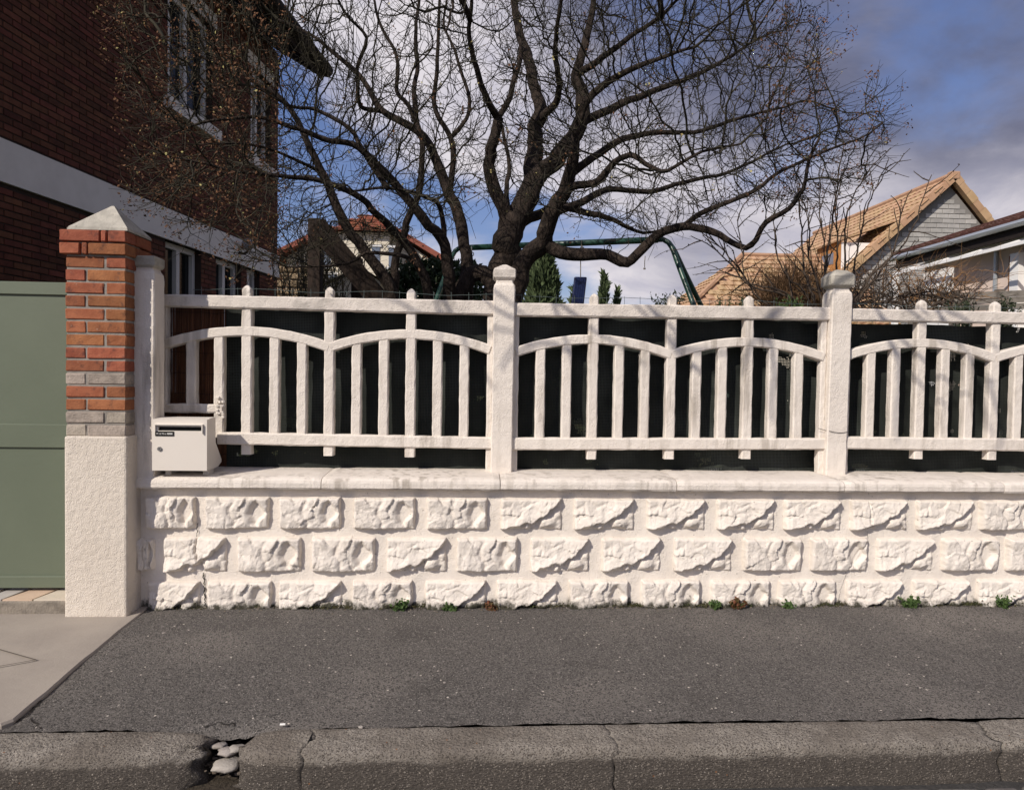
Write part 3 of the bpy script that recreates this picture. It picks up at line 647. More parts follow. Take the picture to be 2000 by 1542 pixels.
lk = obj('lock', V, [(i, (i+1) % 20, 20+(i+1) % 20, 20+i)[::-1] for i in range(20)]+[tuple(range(20, 40))], METAL, mbx)
obj('keyhole', *box(lc[0]-.001, lc[0]+.001, my-.0066, my-.0058, lc[2]-.005, lc[2]+.005), DARK, lk)
mb = MB()
for x_ in (mx0+.03, mx1-.05): mb.add(*bbox(x_, x_+.03, my+.075, my+.15, .672, mz0+.002, .004))
mb.build('foot', BOXM, mbx)

# ------------------------------------------------------------------ brick gate pillar
py0 = -.13; pxl, pxr = PY(128, 700, py0)[0], PY(245, 700, py0)[0]; pd = .150; PDC = .225; PWd = pxr-pxl
zc0, zc1 = PY(190, 852, py0)[2], PY(190, 498, py0)[2]
pil = empty('gate_pillar', ((pxl+pxr)/2, py0+pd/2, 0), 'orange brick gate pillar on a cream stucco plinth with pyramid cap', 'pillar')
ql, qr, qf = PY(125, 1000, py0-.012)[0], PY(247, 1000, py0-.012)[0], py0-.012
V, Fc = bbox(ql, qr, qf, py0+pd+.01, -.06, zc0+.002, .010, 2); obj('plinth', V, Fc, STUCCO, pil)
obj('mortar_core', *box(pxl+.004, pxr-.004, py0+.006, py0+pd-.004, zc0-.01, zc1+.13), MORTAR, pil)
obj('rear_core', *box(pxl+.01, pxr-.075, py0+pd-.006, py0+PDC+.02, -.05, zc1+.02), STUCCO, pil)
obj('corbel_core', *box(pxl-.006, pxr-.004, py0+.0, py0+PDC+.005, zc1+.004, zc1+.03), MORTAR, pil)
nc = 14; ch = (zc1-zc0)/nc
def brick_mesh(l, d, h, seed, chip=.35):
    rg_ = np.random.default_rng(seed); V, Fc = bbox(0, l, 0, d, 0, h, .0035, 1); V = V+rg_.uniform(-.0013, .0013, V.shape)
    if rg_.random() < chip: 
        c = np.array([l*rg_.choice([.15, .9]), 0, h*rg_.choice([.1, .9])]); dd = np.linalg.norm(V-c, axis=1); V[:, 1] += .0035*np.exp(-(dd/.02)**2)
    return V, Fc
BL = PWd; LB = BL*.625; SB = BL-LB-.011
def course(i, z, h, xl, xr, yf, yb, m, flip):
    w = xr-xl; lb = w*.635; g = .011; segs = [(xl, xl+lb), (xl+lb+g, xr)] if flip else [(xl, xr-lb-g), (xr-lb, xr)]
    for k, (a_, b_) in enumerate(segs):
        V, Fc = brick_mesh(b_-a_, .103, h, 1000+i*10+k); V += np.array([a_+rnd.uniform(-.0015, .0015), yf+rnd.uniform(-.002, .002), z]); o = obj('brick', V, Fc, m, pil); o.location = (0, 0, 0)
    # return faces
    ys = [(yf+.114, yb)]
    for sx, side in ((xr-.103, 1), (xl, -1)):
        for k, (a_, b_) in enumerate(ys):
            V, Fc = bbox(sx, sx+.103, a_, b_, z, z+h, .0035, 1); V += R0.uniform(-.001, .001, V.shape); obj('brick', V, Fc, m, pil)
for i in range(nc):
    m_ = BRICKG if i in (0, 1, 4) else BRICKP
    course(i, zc0+i*ch+.003, ch-.011, pxl, pxr, py0, py0+pd, m_, i % 2 == 1)
for i in range(2):
    e = .018; z = zc1+i*ch*.98+.002; w0, w1 = pxl-e, pxr+e*.55; h = ch-.010
    segs = [(0, .30), (.33, .41), (.435, 1.0)] if i == 0 else [(0, .60), (.625, .70), (.73, 1.0)]
    for k, (s0, s1) in enumerate(segs):
        V, Fc = brick_mesh((w1-w0)*(s1-s0), .10, h, 2000+i*10+k); obj('brick', V+np.array([w0+(w1-w0)*s0, py0-e, z]), Fc, BRICKP, pil)
    for k, (y_a, y_b) in enumerate(((py0+.09, py0+PDC+e),)):
        for sx in (w1-.10, w0): obj('brick', *bbox(sx, sx+.10, y_a, y_b, z, z+h, .0035, 1), BRICKP, pil)
zt = zc1+2*ch-.006; ap = PY(217, 399, py0+pd/2)
c0, c1, d0, d1 = PY(133, 440, py0)[0], PY(248, 440, py0)[0]+.006, py0-.008, py0+PDC+.012
V = [(c0, d0, zt), (c1, d0, zt), (c1, d1, zt), (c0, d1, zt), (c0+.003, d0+.003, zt+.014), (c1-.003, d0+.003, zt+.014), (c1-.003, d1, zt+.014), (c0+.003, d1, zt+.014)]
cxm, cym = (c0+c1)/2+.012, (d0+d1)/2; V += [(cxm-.006, cym-.006, ap[2]), (cxm+.006, cym-.006, ap[2]), (cxm+.006, cym+.006, ap[2]), (cxm-.006, cym+.006, ap[2])]
obj('pyramid_cap', V, [(0, 3, 2, 1)]+[(i+a_, (i+1) % 4+a_, (i+1) % 4+a_+4, i+a_+4) for a_ in (0, 4) for i in range(4)]+[(8, 9, 10, 11)], CAPM, pil)
# white render strip between pillar and first fence post
obj('render_strip', *bbox(pxr-.004, pxr+.012, -.035, .20, zc0-.15, 1.63, .004, 1), WHITE, pil)

# ------------------------------------------------------------------ gate and threshold
gy = .03
def gz(v): return PY(60, v, gy)[2]
gx1 = ql-.012; gx0 = -4.2
gate = empty('driveway_gate', ((gx0+gx1)/2, gy, gz(1148)), 'sage green sheet metal driveway gate', 'gate')
obj('panel', *box(gx0, gx1, gy+.012, gy+.03, gz(1146), gz(552)), GATEM, gate)
for nm, va, vb in (('top_rail', 575, 550), ('middle_rail', 874, 828), ('bottom_rail', 1148, 1125)):
    obj(nm, *bbox(gx0, gx1, gy, gy+.04, gz(va), gz(vb), .003, 1), GATEM, gate)
obj('hanging_stile', *bbox(gx1-.018, gx1+.002, gy+.004, gy+.042, gz(1147), gz(551), .003, 1), GATEM, gate)
st = empty('threshold', (-3, .1, -.05), 'worn concrete threshold step with broken marble paving under the gate', 'step')
V, Fc = bbox(-4.5, ql+.002, -.10, .40, -.08, .066, .008, 2); obj('step', V, Fc, mat('dark_worn_concrete', (.27, .235, .19), (.16, .14, .115), 14, .95, .006, 90, spots=[((.5, .45, .38), 13, .62, .72, .6)]), st)
TILEC = [mat('marble_pink', (.58, .43, .32), (.50, .37, .27), 9, .6, rand=.1), mat('marble_cream', (.60, .52, .42), (.52, .45, .37), 9, .6, rand=.1), mat('marble_grey', (.45, .42, .38), (.52, .48, .43), 9, .6, rand=.1)]
x = ql-.01; k = 0
while x > -3.2:
    w = rnd.uniform(.09, .17); ym = rnd.uniform(.0, .14); sl = rnd.uniform(-.05, .05)
    for ya, yb in ((-.092, ym-.004), (ym+.004, .36)):
        k += 1; P_ = [(x, ya), (x-w, ya+rnd.uniform(0, .008)), (x-w+sl, yb), (x+sl*.6, yb+rnd.uniform(-.01, .01))]
        P_[2] = (min(P_[2][0], x-.03), P_[2][1]); P_[3] = (min(P_[3][0], ql-.006), P_[3][1])
        V = [(a_, b_, .066) for a_, b_ in P_]+[(a_, b_, .073) for a_, b_ in P_]
        obj('marble_piece', V, [(0, 1, 2, 3), (7, 6, 5, 4)]+[(i, 4+i, 4+(i+1) % 4, (i+1) % 4) for i in range(4)], TILEC[k % 3], st)
    x -= w+.008

# ------------------------------------------------------------------ garden behind the wall
GZ = .42
sheet('garden_ground', -12, 60, .34, 80, GZ, LAWN, 60, 60, lambda X, Y: GZ+(fbm(X*.7, Y*.7, 6)-.5)*.08*(Y > 1))

# ------------------------------------------------------------------ brick house on the left
HAZ = YAW+math.atan(107/1320.); hd = np.array([math.sin(HAZ), math.cos(HAZ), 0]); hn = np.array([math.cos(HAZ), -math.sin(HAZ), 0])
hb = PD(0, 720, 6.65); hb[2] = 0
def HP(s, z, o=0.0): return hb+hd*s+hn*o+np.array([0, 0, z])
def s_at(u):                                       # where the sight line through column u meets the wall plane
    d = ray(u, 700); t = np.dot(hb-CAM, hn)/np.dot(d, hn); return float(np.dot(CAM+d*t-hb, hd))
S0, S1 = -2.6, s_at(540); Z0, ZT = .1, 7.25
house = empty('brick_house', HP((S0+S1)/2, Z0, -2.5), 'dark red brick house with white bands and windows, standing in shade', 'house')
BZ0, BZ1 = 3.03, 3.45
W1a, W1b = s_at(326), s_at(326)+1.18; W2a = s_at(492)-.1; W2b = W2a+.8
opens = [(W1a, W1b, 4.98, 6.55), (W2a, W2b, 4.98, 6.55), (s_at(322), s_at(392), .9, BZ0), (s_at(421), s_at(470), .9, BZ0), (s_at(481), s_at(506), .9, BZ0)]
sb = sorted({S0, S1, *[o[0] for o in opens], *[o[1] for o in opens]}); zb = sorted({Z0, ZT, *[o[2] for o in opens], *[o[3] for o in opens]})
mb = MB()
for i in range(len(sb)-1):
    for j in range(len(zb)-1):
        sm, zm = (sb[i]+sb[i+1])/2, (zb[j]+zb[j+1])/2
        if any(o[0] < sm < o[1] and o[2] < zm < o[3] for o in opens): continue
        mb.add([HP(sb[i], zb[j]), HP(sb[i+1], zb[j]), HP(sb[i+1], zb[j+1]), HP(sb[i], zb[j+1])], [(0, 1, 2, 3)])
for a_, b_, c_, e_ in opens:                       # reveals
    for q in (((a_, c_), (a_, e_)), ((b_, e_), (b_, c_)), ((a_, e_), (b_, e_)), ((b_, c_), (a_, c_))):
        (s1_, z1_), (s2_, z2_) = q; mb.add([HP(s1_, z1_), HP(s2_, z2_), HP(s2_, z2_, -.22), HP(s1_, z1_, -.22)], [(0, 1, 2, 3)])
# far and near end walls, back
dp = 7.5
for s_ in (S1, S0): mb.add([HP(s_, Z0), HP(s_, Z0, -dp), HP(s_, ZT, -dp), HP(s_, ZT)], [(0, 1, 2, 3)])
mb.add([HP(S0, Z0, -dp), HP(S1, Z0, -dp), HP(S1, ZT, -dp), HP(S0, ZT, -dp)], [(0, 1, 2, 3)])
hw_ = mb.build('wall', HMORT, house)
bl, bh, jt = .22, .06, .0105; cand = []
for r in range(int((ZT-Z0)/(bh+jt))):
    z = Z0+r*(bh+jt)
    if BZ0-.05 < z < BZ1-.01: continue
    s = S0-(.115 if r % 2 else 0)
    while s < S1:
        a_, b_ = max(s, S0), min(s+bl, S1); s += bl+jt
        segs = [(a_, b_)]
        for o in opens:
            if o[2]-bh < z < o[3]-.01:
                segs = [q for p_ in segs for q in ((p_[0], min(p_[1], o[0])), (max(p_[0], o[1]), p_[1])) if q[1]-q[0] > .03]
        for a2, b2 in segs: cand.append((a2, b2, z))
sc = []
for (a2, b2, z) in cand:
    p0 = proj(HP(a2, z)); p1 = proj(HP(b2, z+bh)); u, v = (p0[0]+p1[0])/2, (p0[1]+p1[1])/2; ar = abs(p1[0]-p0[0])*abs(bh*F/p0[2])
    vis = 5 < u < 545 and 5 < v < 560 and b2-a2 > .2 and not (u < 330 and v > 395 and u > 110) and not (u < 130 and v > 545); sc.append(ar if vis else -1)
order = np.argsort(sc)[::-1]; single = set(int(i) for i in order[:300] if sc[i] > 0)
fbm_ = []
for q in range(4):
    V = np.array([np.array(p_) for p_ in [(0, 0, 0), (bl, 0, 0), (bl, 0, bh), (0, 0, bh), (.003, .008, .003), (bl-.003, .008, .003), (bl-.003, .008, bh-.003), (.003, .008, bh-.003)]]); V += np.random.default_rng(q).uniform(-.0015, .0015, V.shape)
    me = bpy.data.meshes.new('house_brick'); me.from_pydata([(hd*v[0]+hn*v[1]+np.array([0, 0, v[2]])).tolist() for v in V], [], [(4, 5, 6, 7), (0, 1, 5, 4), (1, 2, 6, 5), (2, 3, 7, 6), (3, 0, 4, 7)]); me.materials.append(HBRICK); fbm_.append(me)
mb = MB()
for i, (a2, b2, z) in enumerate(cand):
    if i in single:
        o = bpy.data.objects.new('brick', fbm_[i % 4]); COL.objects.link(o); o.parent = hw_; o.location = (HP(a2, z, .0005+rnd.uniform(0, .002))-ORG[house]).tolist()
    else:
        o_ = .008+rnd.uniform(-.0015, .002); mb.add([HP(a2, z), HP(b2, z), HP(b2, z+bh), HP(a2, z+bh), HP(a2+.003, z+.003, o_), HP(b2-.003, z+.003, o_), HP(b2-.003, z+bh-.003, o_), HP(a2+.003, z+bh-.003, o_)], [(4, 5, 6, 7), (0, 1, 5, 4), (1, 2, 6, 5), (2, 3, 7, 6), (3, 0, 4, 7)], rnd.random())
mb.build('far_bricks', HBRICKJ, hw_, kind='stuff')
def hbox(s0, s1, z0, z1, o0, o1): return obox(HP(s0, z0, o0), hd*(s1-s0), hn*(o1-o0), (0, 0, z1-z0))
obj('white_band', *hbox(S0, S1+.03, BZ0, BZ1, -.02, .035), BAND, house)
for (a_, b_, c_, e_) in opens:
    w = empty('window', HP((a_+b_)/2, c_, -.1)); w.parent = house; w.location = (ORG[w]-ORG[house]).tolist()
    g = obj('pane', *hbox(a_+.04, b_-.04, c_+.04, e_-.04, -.17, -.155), GLASS, w); 
    for nm, bb in (('frame', (a_, a_+.07, c_, e_, -.18, -.10)), ('frame', (b_-.07, b_, c_, e_, -.18, -.10)), ('frame', (a_+.07, b_-.07, e_-.08, e_, -.18, -.10)), ('frame', (a_+.07, b_-.07, c_, c_+.07, -.18, -.10)), ('mullion', ((a_+b_)/2-.04, (a_+b_)/2+.04, c_+.07, e_-.08, -.175, -.09))):
        obj(nm, *hbox(*bb), FRAMEW, w)
    if c_ > 4: obj('sill', *hbox(a_-.10, b_+.12, c_-.17, c_-.002, -.15, .10), BAND, w); obj('lining', *hbox(a_-.005, a_+.035, c_, e_, -.10, .012), FRAMEW, w); obj('lintel', *hbox(a_-.12, b_+.12, e_, e_+.22, -.1, .014), BAND, w)
# roof: sloping slab with deep dark eave, gutter along the edge
EO, EZ = .72, 7.12; SE = S1+.42
rf = empty('roof', HP(S1, EZ, 0)); rf.parent = house; rf.location = (ORG[rf]-ORG[house]).tolist()
mb = MB(); A3, B3 = HP(S0, EZ, EO), HP(SE, EZ, EO); up_ = (-hn*1.0+np.array([0, 0, .62])); up_ /= np.linalg.norm(up_); nr = np.cross(hd, up_); nr = nr*np.sign(nr[2])
mb.add(*obox(A3, B3-A3, up_*6.0, nr*.10)); mb.build('roof_slab', DKBRN, rf)
mb = MB(); mb.add(*obox(HP(S0, EZ-.20, EO-.03), hd*(SE-S0), hn*.03, (0, 0, .28))); mb.build('fascia', DKBRN, rf)
mb = MB(); mb.add(*obox(HP(SE-.03, EZ-.02, EO)-nr*.12, hd*.04, up_*6.0, nr*.24)); mb.build('bargeboard', DKBRN, rf)
obj('gutter', *tube([HP(S0, EZ+.0, EO+.07), HP((S0+SE)/2, EZ+.0, EO+.07), HP(SE+.05, EZ, EO+.07)], .12, 14), DKBRN, rf)
mb = MB()
for s in np.arange(S0+.3, SE, .55): mb.add(*obox(HP(s, EZ-.03, EO-.04)-nr*.13, hd*.07, up_*2.6, nr*.12))
mb.build('rafter', DKBRN, rf)
# outside lamp on the band
lp = s_at(463); lm = empty('wall_lamp', HP(lp, 3.2, .1), 'small round globe lamp on the white band of the brick house', 'lamp')
obj('bracket', *tube([HP(lp, 3.22, .03), HP(lp, 3.20, .12), HP(lp, 3.24, .18)], .022, 8), DKBRN, lm)
th = np.linspace(0, math.pi, 8); V = []; cgl = HP(lp, 3.36, .18)
for t in th:
    for a2 in np.arange(12)*2*math.pi/12: V.append(cgl+.10*np.array([math.sin(t)*math.cos(a2), math.sin(t)*math.sin(a2), -math.cos(t)]))
obj('globe', V, [(i*12+j, i*12+(j+1) % 12, (i+1)*12+(j+1) % 12, (i+1)*12+j) for i in range(7) for j in range(12)], mat('cloudy_globe', (.30, .30, .32), None, 3, .2), lm, smooth=True)

# ------------------------------------------------------------------ the big bare tree
def A8(pts, z0, z1): 
    n = len(pts); return [(x/2.7027+560, y/2.7027, z0+(z1-z0)*i/(n-1)) for i, (x, y) in enumerate(pts)]
def PXL(pts, z0, z1): n = len(pts); return [(x, y, z0+(z1-z0)*i/(n-1)) for i, (x, y) in enumerate(pts)]
TZ = 5.3
LIMBS = [
 (A8([(1110, 1760), (1120, 1600), (1125, 1500), (1140, 1380), (1170, 1260), (1185, 1140)], TZ, TZ), 30, 22),
 (A8([(1150, 1200), (1120, 1100), (1085, 980), (1065, 850), (1095, 750), (1112, 620)], TZ, TZ-.2), 15, 9),
 (A8([(1112, 630), (1050, 520), (990, 330), (965, 150), (975, 0), (980, -300)], TZ-.2, TZ-.9), 7.5, 2.5),
 (A8([(1115, 630), (1170, 540), (1210, 400), (1240, 250), (1200, 80), (1180, -250)], TZ-.2, TZ+.3), 6.5, 2.5),
 (A8([(1195, 1180), (1170, 1060), (1165, 960), (1180, 880), (1145, 730), (1130, 650), (1060, 560)], TZ+.1, TZ+.5), 6, 2.5),
 (A8([(1200, 1210), (1285, 1010), (1312, 850), (1310, 700), (1345, 600), (1310, 480), (1280, 330), (1220, 150), (1190, -100), (1180, -400)], TZ, TZ+.8), 19, 2.5),
 (A8([(1330, 640), (1440, 510), (1430, 350), (1420, 180), (1450, 0), (1480, -300)], TZ+.1, TZ-.7), 8.5, 2.5),
 (A8([(1210, 1220), (1350, 940), (1470, 800), (1545, 680), (1555, 500), (1530, 390), (1580, 200), (1620, 0), (1640, -300)], TZ, TZ+.2), 22, 2.5),
 (A8([(1535, 390), (1600, 350), (1720, 270), (1880, 150), (2000, 60), (2150, -100)], TZ, TZ-.7), 8, 2),
 (A8([(1560, 660), (1750, 570), (1900, 500), (2050, 440), (2250, 350), (2500, 200)], TZ, TZ+.7), 9, 2),
 (A8([(1160, 1700), (1250, 1410), (1360, 1270), (1410, 1130), (1460, 1000), (1500, 870), (1530, 700), (1560, 560), (1700, 420), (1900, 330), (2150, 250)], TZ-.1, TZ-.9), 22, 2.5),
 (A8([(1440, 1010), (1500, 970), (1640, 950), (1730, 860), (1820, 820), (1920, 880), (2010, 900), (2200, 800), (2400, 760)], TZ-.3, TZ-1.3), 9, 2),
 (A8([(1215, 1230), (1300, 1160), (1380, 1120), (1440, 1080), (1560, 1120), (1700, 1150), (1800, 1200), (1880, 1230), (1980, 1215)], TZ, TZ+.6), 12, 1.8),
 (A8([(1400, 1130), (1600, 1050), (1700, 1000), (1900, 1010), (2100, 960), (2350, 900), (2600, 780)], TZ-.2, TZ+.9), 8, 2),
 (A8([(1480, 900), (1700, 760), (1900, 700), (2150, 700), (2400, 620), (2650, 560)], TZ-.3, TZ-.2), 8, 2),
 (PXL([(1063, 477), (1096, 496), (1137, 498), (1189, 500), (1226, 512), (1259, 485), (1285, 459), (1332, 440), (1392, 452), (1428, 472), (1456, 484), (1476, 468), (1496, 432), (1540, 408), (1568, 368), (1580, 312), (1600, 270)], TZ-.2, TZ-1.0), 13, 2.5),
 (PXL([(1332, 440), (1380, 408), (1460, 380), (1532, 332), (1600, 300), (1680, 270), (1725, 240)], TZ-.6, TZ-.9), 6, 1.4),
 (A8([(1125, 1560), (1040, 1440), (960, 1480), (900, 1560), (870, 1680)], TZ, TZ-.1), 17, 15),
 (A8([(870, 1700), (860, 1500), (840, 1300), (760, 1190), (680, 1090), (560, 960), (470, 860), (350, 760), (200, 740), (60, 680), (-150, 620), (-400, 640), (-600, 700)], TZ-.1, TZ-1.2), 13, 1.8),
 (A8([(848, 1340), (825, 1150), (800, 1080), (730, 1040), (650, 1010), (500, 990), (350, 1010)], TZ-.2, TZ-.8), 6, 2),
 (A8([(960, 1650), (950, 1420), (930, 1230), (870, 1040), (800, 880), (740, 740), (640, 660), (500, 580), (380, 400), (250, 280), (120, 180), (-50, 100)], TZ, TZ+.4), 13, 2),
 (A8([(870, 1040), (885, 850), (872, 730), (790, 590), (790, 400), (800, 200), (805, 0), (820, -250)], TZ+.1, TZ-.1), 6.5, 2),
 (A8([(872, 735), (940, 650), (970, 550), (930, 400), (880, 250), (830, 120), (860, -100)], TZ+.1, TZ+.5), 4.5, 1.8),
 (A8([(770, 1700), (740, 1500), (680, 1360), (560, 1200), (480, 1130), (350, 1020), (180, 950), (0, 930), (-250, 900), (-500, 850), (-700, 800)], TZ-.2, TZ-1.3), 11, 1.8),
 (A8([(580, 1700), (540, 1500), (400, 1310), (290, 1130), (180, 900), (60, 650), (-60, 500), (-250, 380), (-450, 300), (-650, 200)], TZ+.1, TZ-.6), 13, 1.8),
 (A8([(575, 1700), (570, 1500), (590, 1320), (650, 1150), (700, 1020), (712, 830), (715, 740), (640, 560), (580, 480), (580, 300), (490, 120), (440, -100)], TZ+.1, TZ), 9.5, 2),
 (A8([(690, 690), (670, 500), (690, 350), (680, 150), (700, 0), (720, -250)], TZ+.1, TZ+.6), 5.5, 2),
 (A8([(520, 1060), (430, 900), (330, 700), (150, 580), (20, 560), (-200, 450), (-400, 480)], TZ-.3, TZ-1.1), 5.5, 1.6),
 (A8([(690, 1400), (600, 1350), (420, 1340), (370, 1370), (250, 1400), (0, 1410)], TZ-.1, TZ-.5), 4.5, 1.5),
 (A8([(500, 580), (390, 560), (375, 450), (375, 350), (420, 200), (300, 60), (220, -150)], TZ+.2, TZ-.3), 5, 1.8),
 (A8([(180, 900), (0, 820), (-200, 760), (-420, 760)], TZ-.2, TZ-1.0), 4, 1.4),
]
trg = np.random.default_rng(21)
WLIMBS = [([PD(918, 40, TZ-.75), (-.5, .1, 4.0), (-1.0, -.9, 3.75), (-1.45, -1.8, 3.15), (-1.75, -2.3, 2.85)], .020, .008),
          ([(-.8, -.5, 3.85), (-.9, -1.3, 3.45), (-1.05, -2.0, 3.05), (-1.1, -2.4, 2.85)], .016, .005),
          ([(-1.2, -1.3, 3.5), (-1.75, -1.75, 3.3), (-2.2, -2.0, 3.1), (-2.5, -2.3, 3.0)], .014, .005),
          ([PD(1290, 35, TZ-.6), (.95, .2, 4.0), (.7, -.9, 3.7), (.35, -1.8, 3.15), (.1, -2.3, 2.85)], .020, .008),
          ([(.8, -.5, 3.85), (.75, -1.3, 3.4), (.62, -2.0, 3.02), (.55, -2.4, 2.85)], .016, .005),
          ([(.6, -1.2, 3.6), (1.1, -1.7, 3.3), (1.45, -2.0, 3.05), (1.7, -2.3, 2.9)], .014, .005),
          ([(.45, -1.6, 3.3), (.0, -1.8, 3.2), (-.4, -2.0, 3.0), (-.6, -2.2, 2.9)], .012, .005)]
nodes = []; parent = []; fixedr = []; chains = []
for pts, ra, rb_ in WLIMBS:
    W3 = spline([(p[0], p[1], p[2]+max(0, -p[1]-.9)*.6) for p in pts], .06); n = len(W3); W3 = W3+np.array([[fbm(i*.25, k*5.1+ra*900, 7)-.5 for k in range(3)] for i in range(n)])*.07; chains.append((W3, np.linspace(ra, rb_, n)))
    for q in range(5, n-1, 3):
        d = W3[q]-W3[q-1]; d = d/np.linalg.norm(d)+trg.normal(0, .55, 3); P_ = [W3[q]]
        for w in range(6): d = d/np.linalg.norm(d)+trg.normal(0, .2, 3); P_.append(P_[-1]+d/np.linalg.norm(d)*.07)
        chains.append((np.array(P_), np.linspace(.011, .006, len(P_))))
for pts, ra, rb_ in LIMBS:
    P3 = [np.array(PD(u, v, z)) for u, v, z in pts]
    if pts[0][1] < 545 and len(nodes):               # a limb leaves the wood that is already there: root it in the nearest older limb
        na_ = np.array(nodes); pu, pv, pz = proj(na_); dd = np.hypot(pu-pts[0][0], pv-pts[0][1])+6*np.abs(pz-pts[0][2]); j = int(dd.argmin()); sh_ = na_[j]-P3[0]; m3 = len(P3)
        P3 = [p+sh_*max(0, 1-i/2.5) for i, p in enumerate(P3)]
    W3 = spline(P3, .06); n = len(W3); zz_ = np.linspace(pts[0][2], pts[-1][2], n)
    R_ = np.linspace(0, 1, n); R_ = (ra+(rb_-ra)*R_**.9)*zz_/F
    wob = np.array([[fbm(i*.22, k*5.1, int(u*7) % 97)-.5 for k in range(3)] for i, u in enumerate(np.linspace(0, 1, n))]); W3 = W3+wob*(R_[:, None]*.8+.012)
    chains.append((W3, R_)); st_ = len(nodes)
    for i in range(0, n): nodes.append(W3[i]); parent.append(st_+i-1 if i else -1); fixedr.append(R_[i])
nfix = len(nodes)
poly = np.array([(215, -430), (222, 60), (262, 215), (280, 330), (255, 395), (330, 440), (430, 490), (540, 545), (610, 520), (700, 480), (800, 490), (890, 440), (960, 400), (1080, 420), (1180, 470), (1290, 470), (1420, 420), (1560, 430), (1650, 390), (1725, 330), (1738, 245), (1705, 160), (1645, 200), (1598, 150), (1615, 75), (1575, -5), (1560, -430)], float)
def inpoly(u, v):
    x, y = poly[:, 0], poly[:, 1]; x2, y2 = np.roll(x, -1), np.roll(y, -1); c = np.zeros(len(u), bool)
    for a_, b_, c_, d_ in zip(x, y, x2, y2): c ^= ((b_ > v) != (d_ > v)) & (u < (c_-a_)*(v-b_)/(d_-b_+1e-9)+a_)
    return c
NA = 12500; u = trg.uniform(210, 1745, NA*2); v = trg.uniform(-430, 550, NA*2); k = inpoly(u, v); k &= trg.random(NA*2) < np.where(u < 540, .62, np.where(u > 1000, 1.0, .75)); u, v = u[k][:NA], v[k][:NA]
rr = np.sqrt(((u-980)/800)**2+((v-120)/520)**2); hdp = 1.35*np.sqrt(np.clip(1-rr**2, 0, 1))+.35; zA = TZ-.25+np.where(u < 540, -.5, 0)+trg.uniform(-1, 1, len(u))*hdp
Aq = CAM+(_r[None]*((u-IW/2)/F)[:, None]+_u[None]*((IH/2-v)/F)[:, None]+_f[None])*zA[:, None]
CR = np.array(PD(980, 470, TZ)); alive = np.ones(len(Aq), bool); STEP, INF, KILL = .064, .80, .115
for it in range(60):
    n = len(nodes); kd = kdtree.KDTree(n)
    for i, p_ in enumerate(nodes): kd.insert(p_, i)
    kd.balance(); acc = {}
    for ai in np.nonzero(alive)[0]:
        co, idx, d = kd.find(Aq[ai])
        if d < KILL: alive[ai] = False
        elif d < INF:
            dv = (Aq[ai]-np.array(co))/d
            if idx in acc: acc[idx][0] += dv; acc[idx][1] += 1
            else: acc[idx] = [dv.copy(), 1]
    if not acc: break
    for idx, (dv, c) in acc.items():
        l = np.linalg.norm(dv)
        if l < 1e-3: continue
        dv = dv/l; pi_ = parent[idx]
        if pi_ >= 0 and idx >= nfix: pv = nodes[idx]-nodes[pi_]; dv = dv+.6*pv/(np.linalg.norm(pv)+1e-9)
        ov = nodes[idx]-CR; dv = dv+.22*ov/np.linalg.norm(ov)+trg.normal(0, .25, 3); dv /= np.linalg.norm(dv); nodes.append(nodes[idx]+dv*STEP); parent.append(idx); fixedr.append(None)
nodes = np.array(nodes); parent = np.array(parent); n = len(nodes)
child = np.zeros(n, int); r3 = np.zeros(n); TIP = .0025
for i in range(n-1, nfix-1, -1):
    if r3[i] == 0: r3[i] = TIP**1.98
    if parent[i] >= nfix: r3[parent[i]] += r3[i]
    child[parent[i]] += 1
Rn = np.where(r3 > 0, r3**(1/1.98), 0); Rn = np.minimum(Rn, .026)
tree = empty('bare_tree', PD(978, 640, TZ)*np.array([1, 1, 0])+np.array([0, 0, GZ]), 'large spreading bare tree with dark many-stemmed trunk behind the fence', 'tree')
mb = MB()
for W3, R_ in chains:
    big = R_.max() > .05; kk = 14 if big else 8; V, Fc = tube(W3, R_, kk)
    if big:
        c_ = np.repeat(W3, kk, 0); d = V-c_; ang = np.tile(np.arange(kk), len(W3)); L_ = np.repeat(np.arange(len(W3)), kk)
        V = c_+d*(1+(fbm(ang*1.3, L_*.16, 3, 3)-.5)*.55)[:, None]
    mb.add(V, Fc)
mb.build('trunk', BARK, tree, smooth=True)
def frusta(P0, P1, r0, r1, k=4):
    P0, P1 = np.asarray(P0), np.asarray(P1); m = len(P0); T = P1-P0; T /= np.linalg.norm(T, axis=1)[:, None]+1e-12
    ref = np.where((np.abs(T[:, 2]) < .9)[:, None], np.array([[0, 0, 1.0]]), np.array([[1.0, 0, 0]])); A = np.cross(T, ref); A /= np.linalg.norm(A, axis=1)[:, None]; B = np.cross(T, A)
    th = np.arange(k)*2*math.pi/k; c, s = np.cos(th), np.sin(th); ring = A[:, None]*c[None, :, None]+B[:, None]*s[None, :, None]
    V = np.concatenate([P0[:, None]+ring*r0[:, None, None], P1[:, None]+ring*r1[:, None, None]], 1).reshape(-1, 3)
    b = (np.arange(m)*2*k)[:, None]; j = np.arange(k); jn = (j+1) % k
    Fq = np.stack([b+j, b+jn, b+k+jn, b+k+j], -1).reshape(-1, 4); return V, Fq
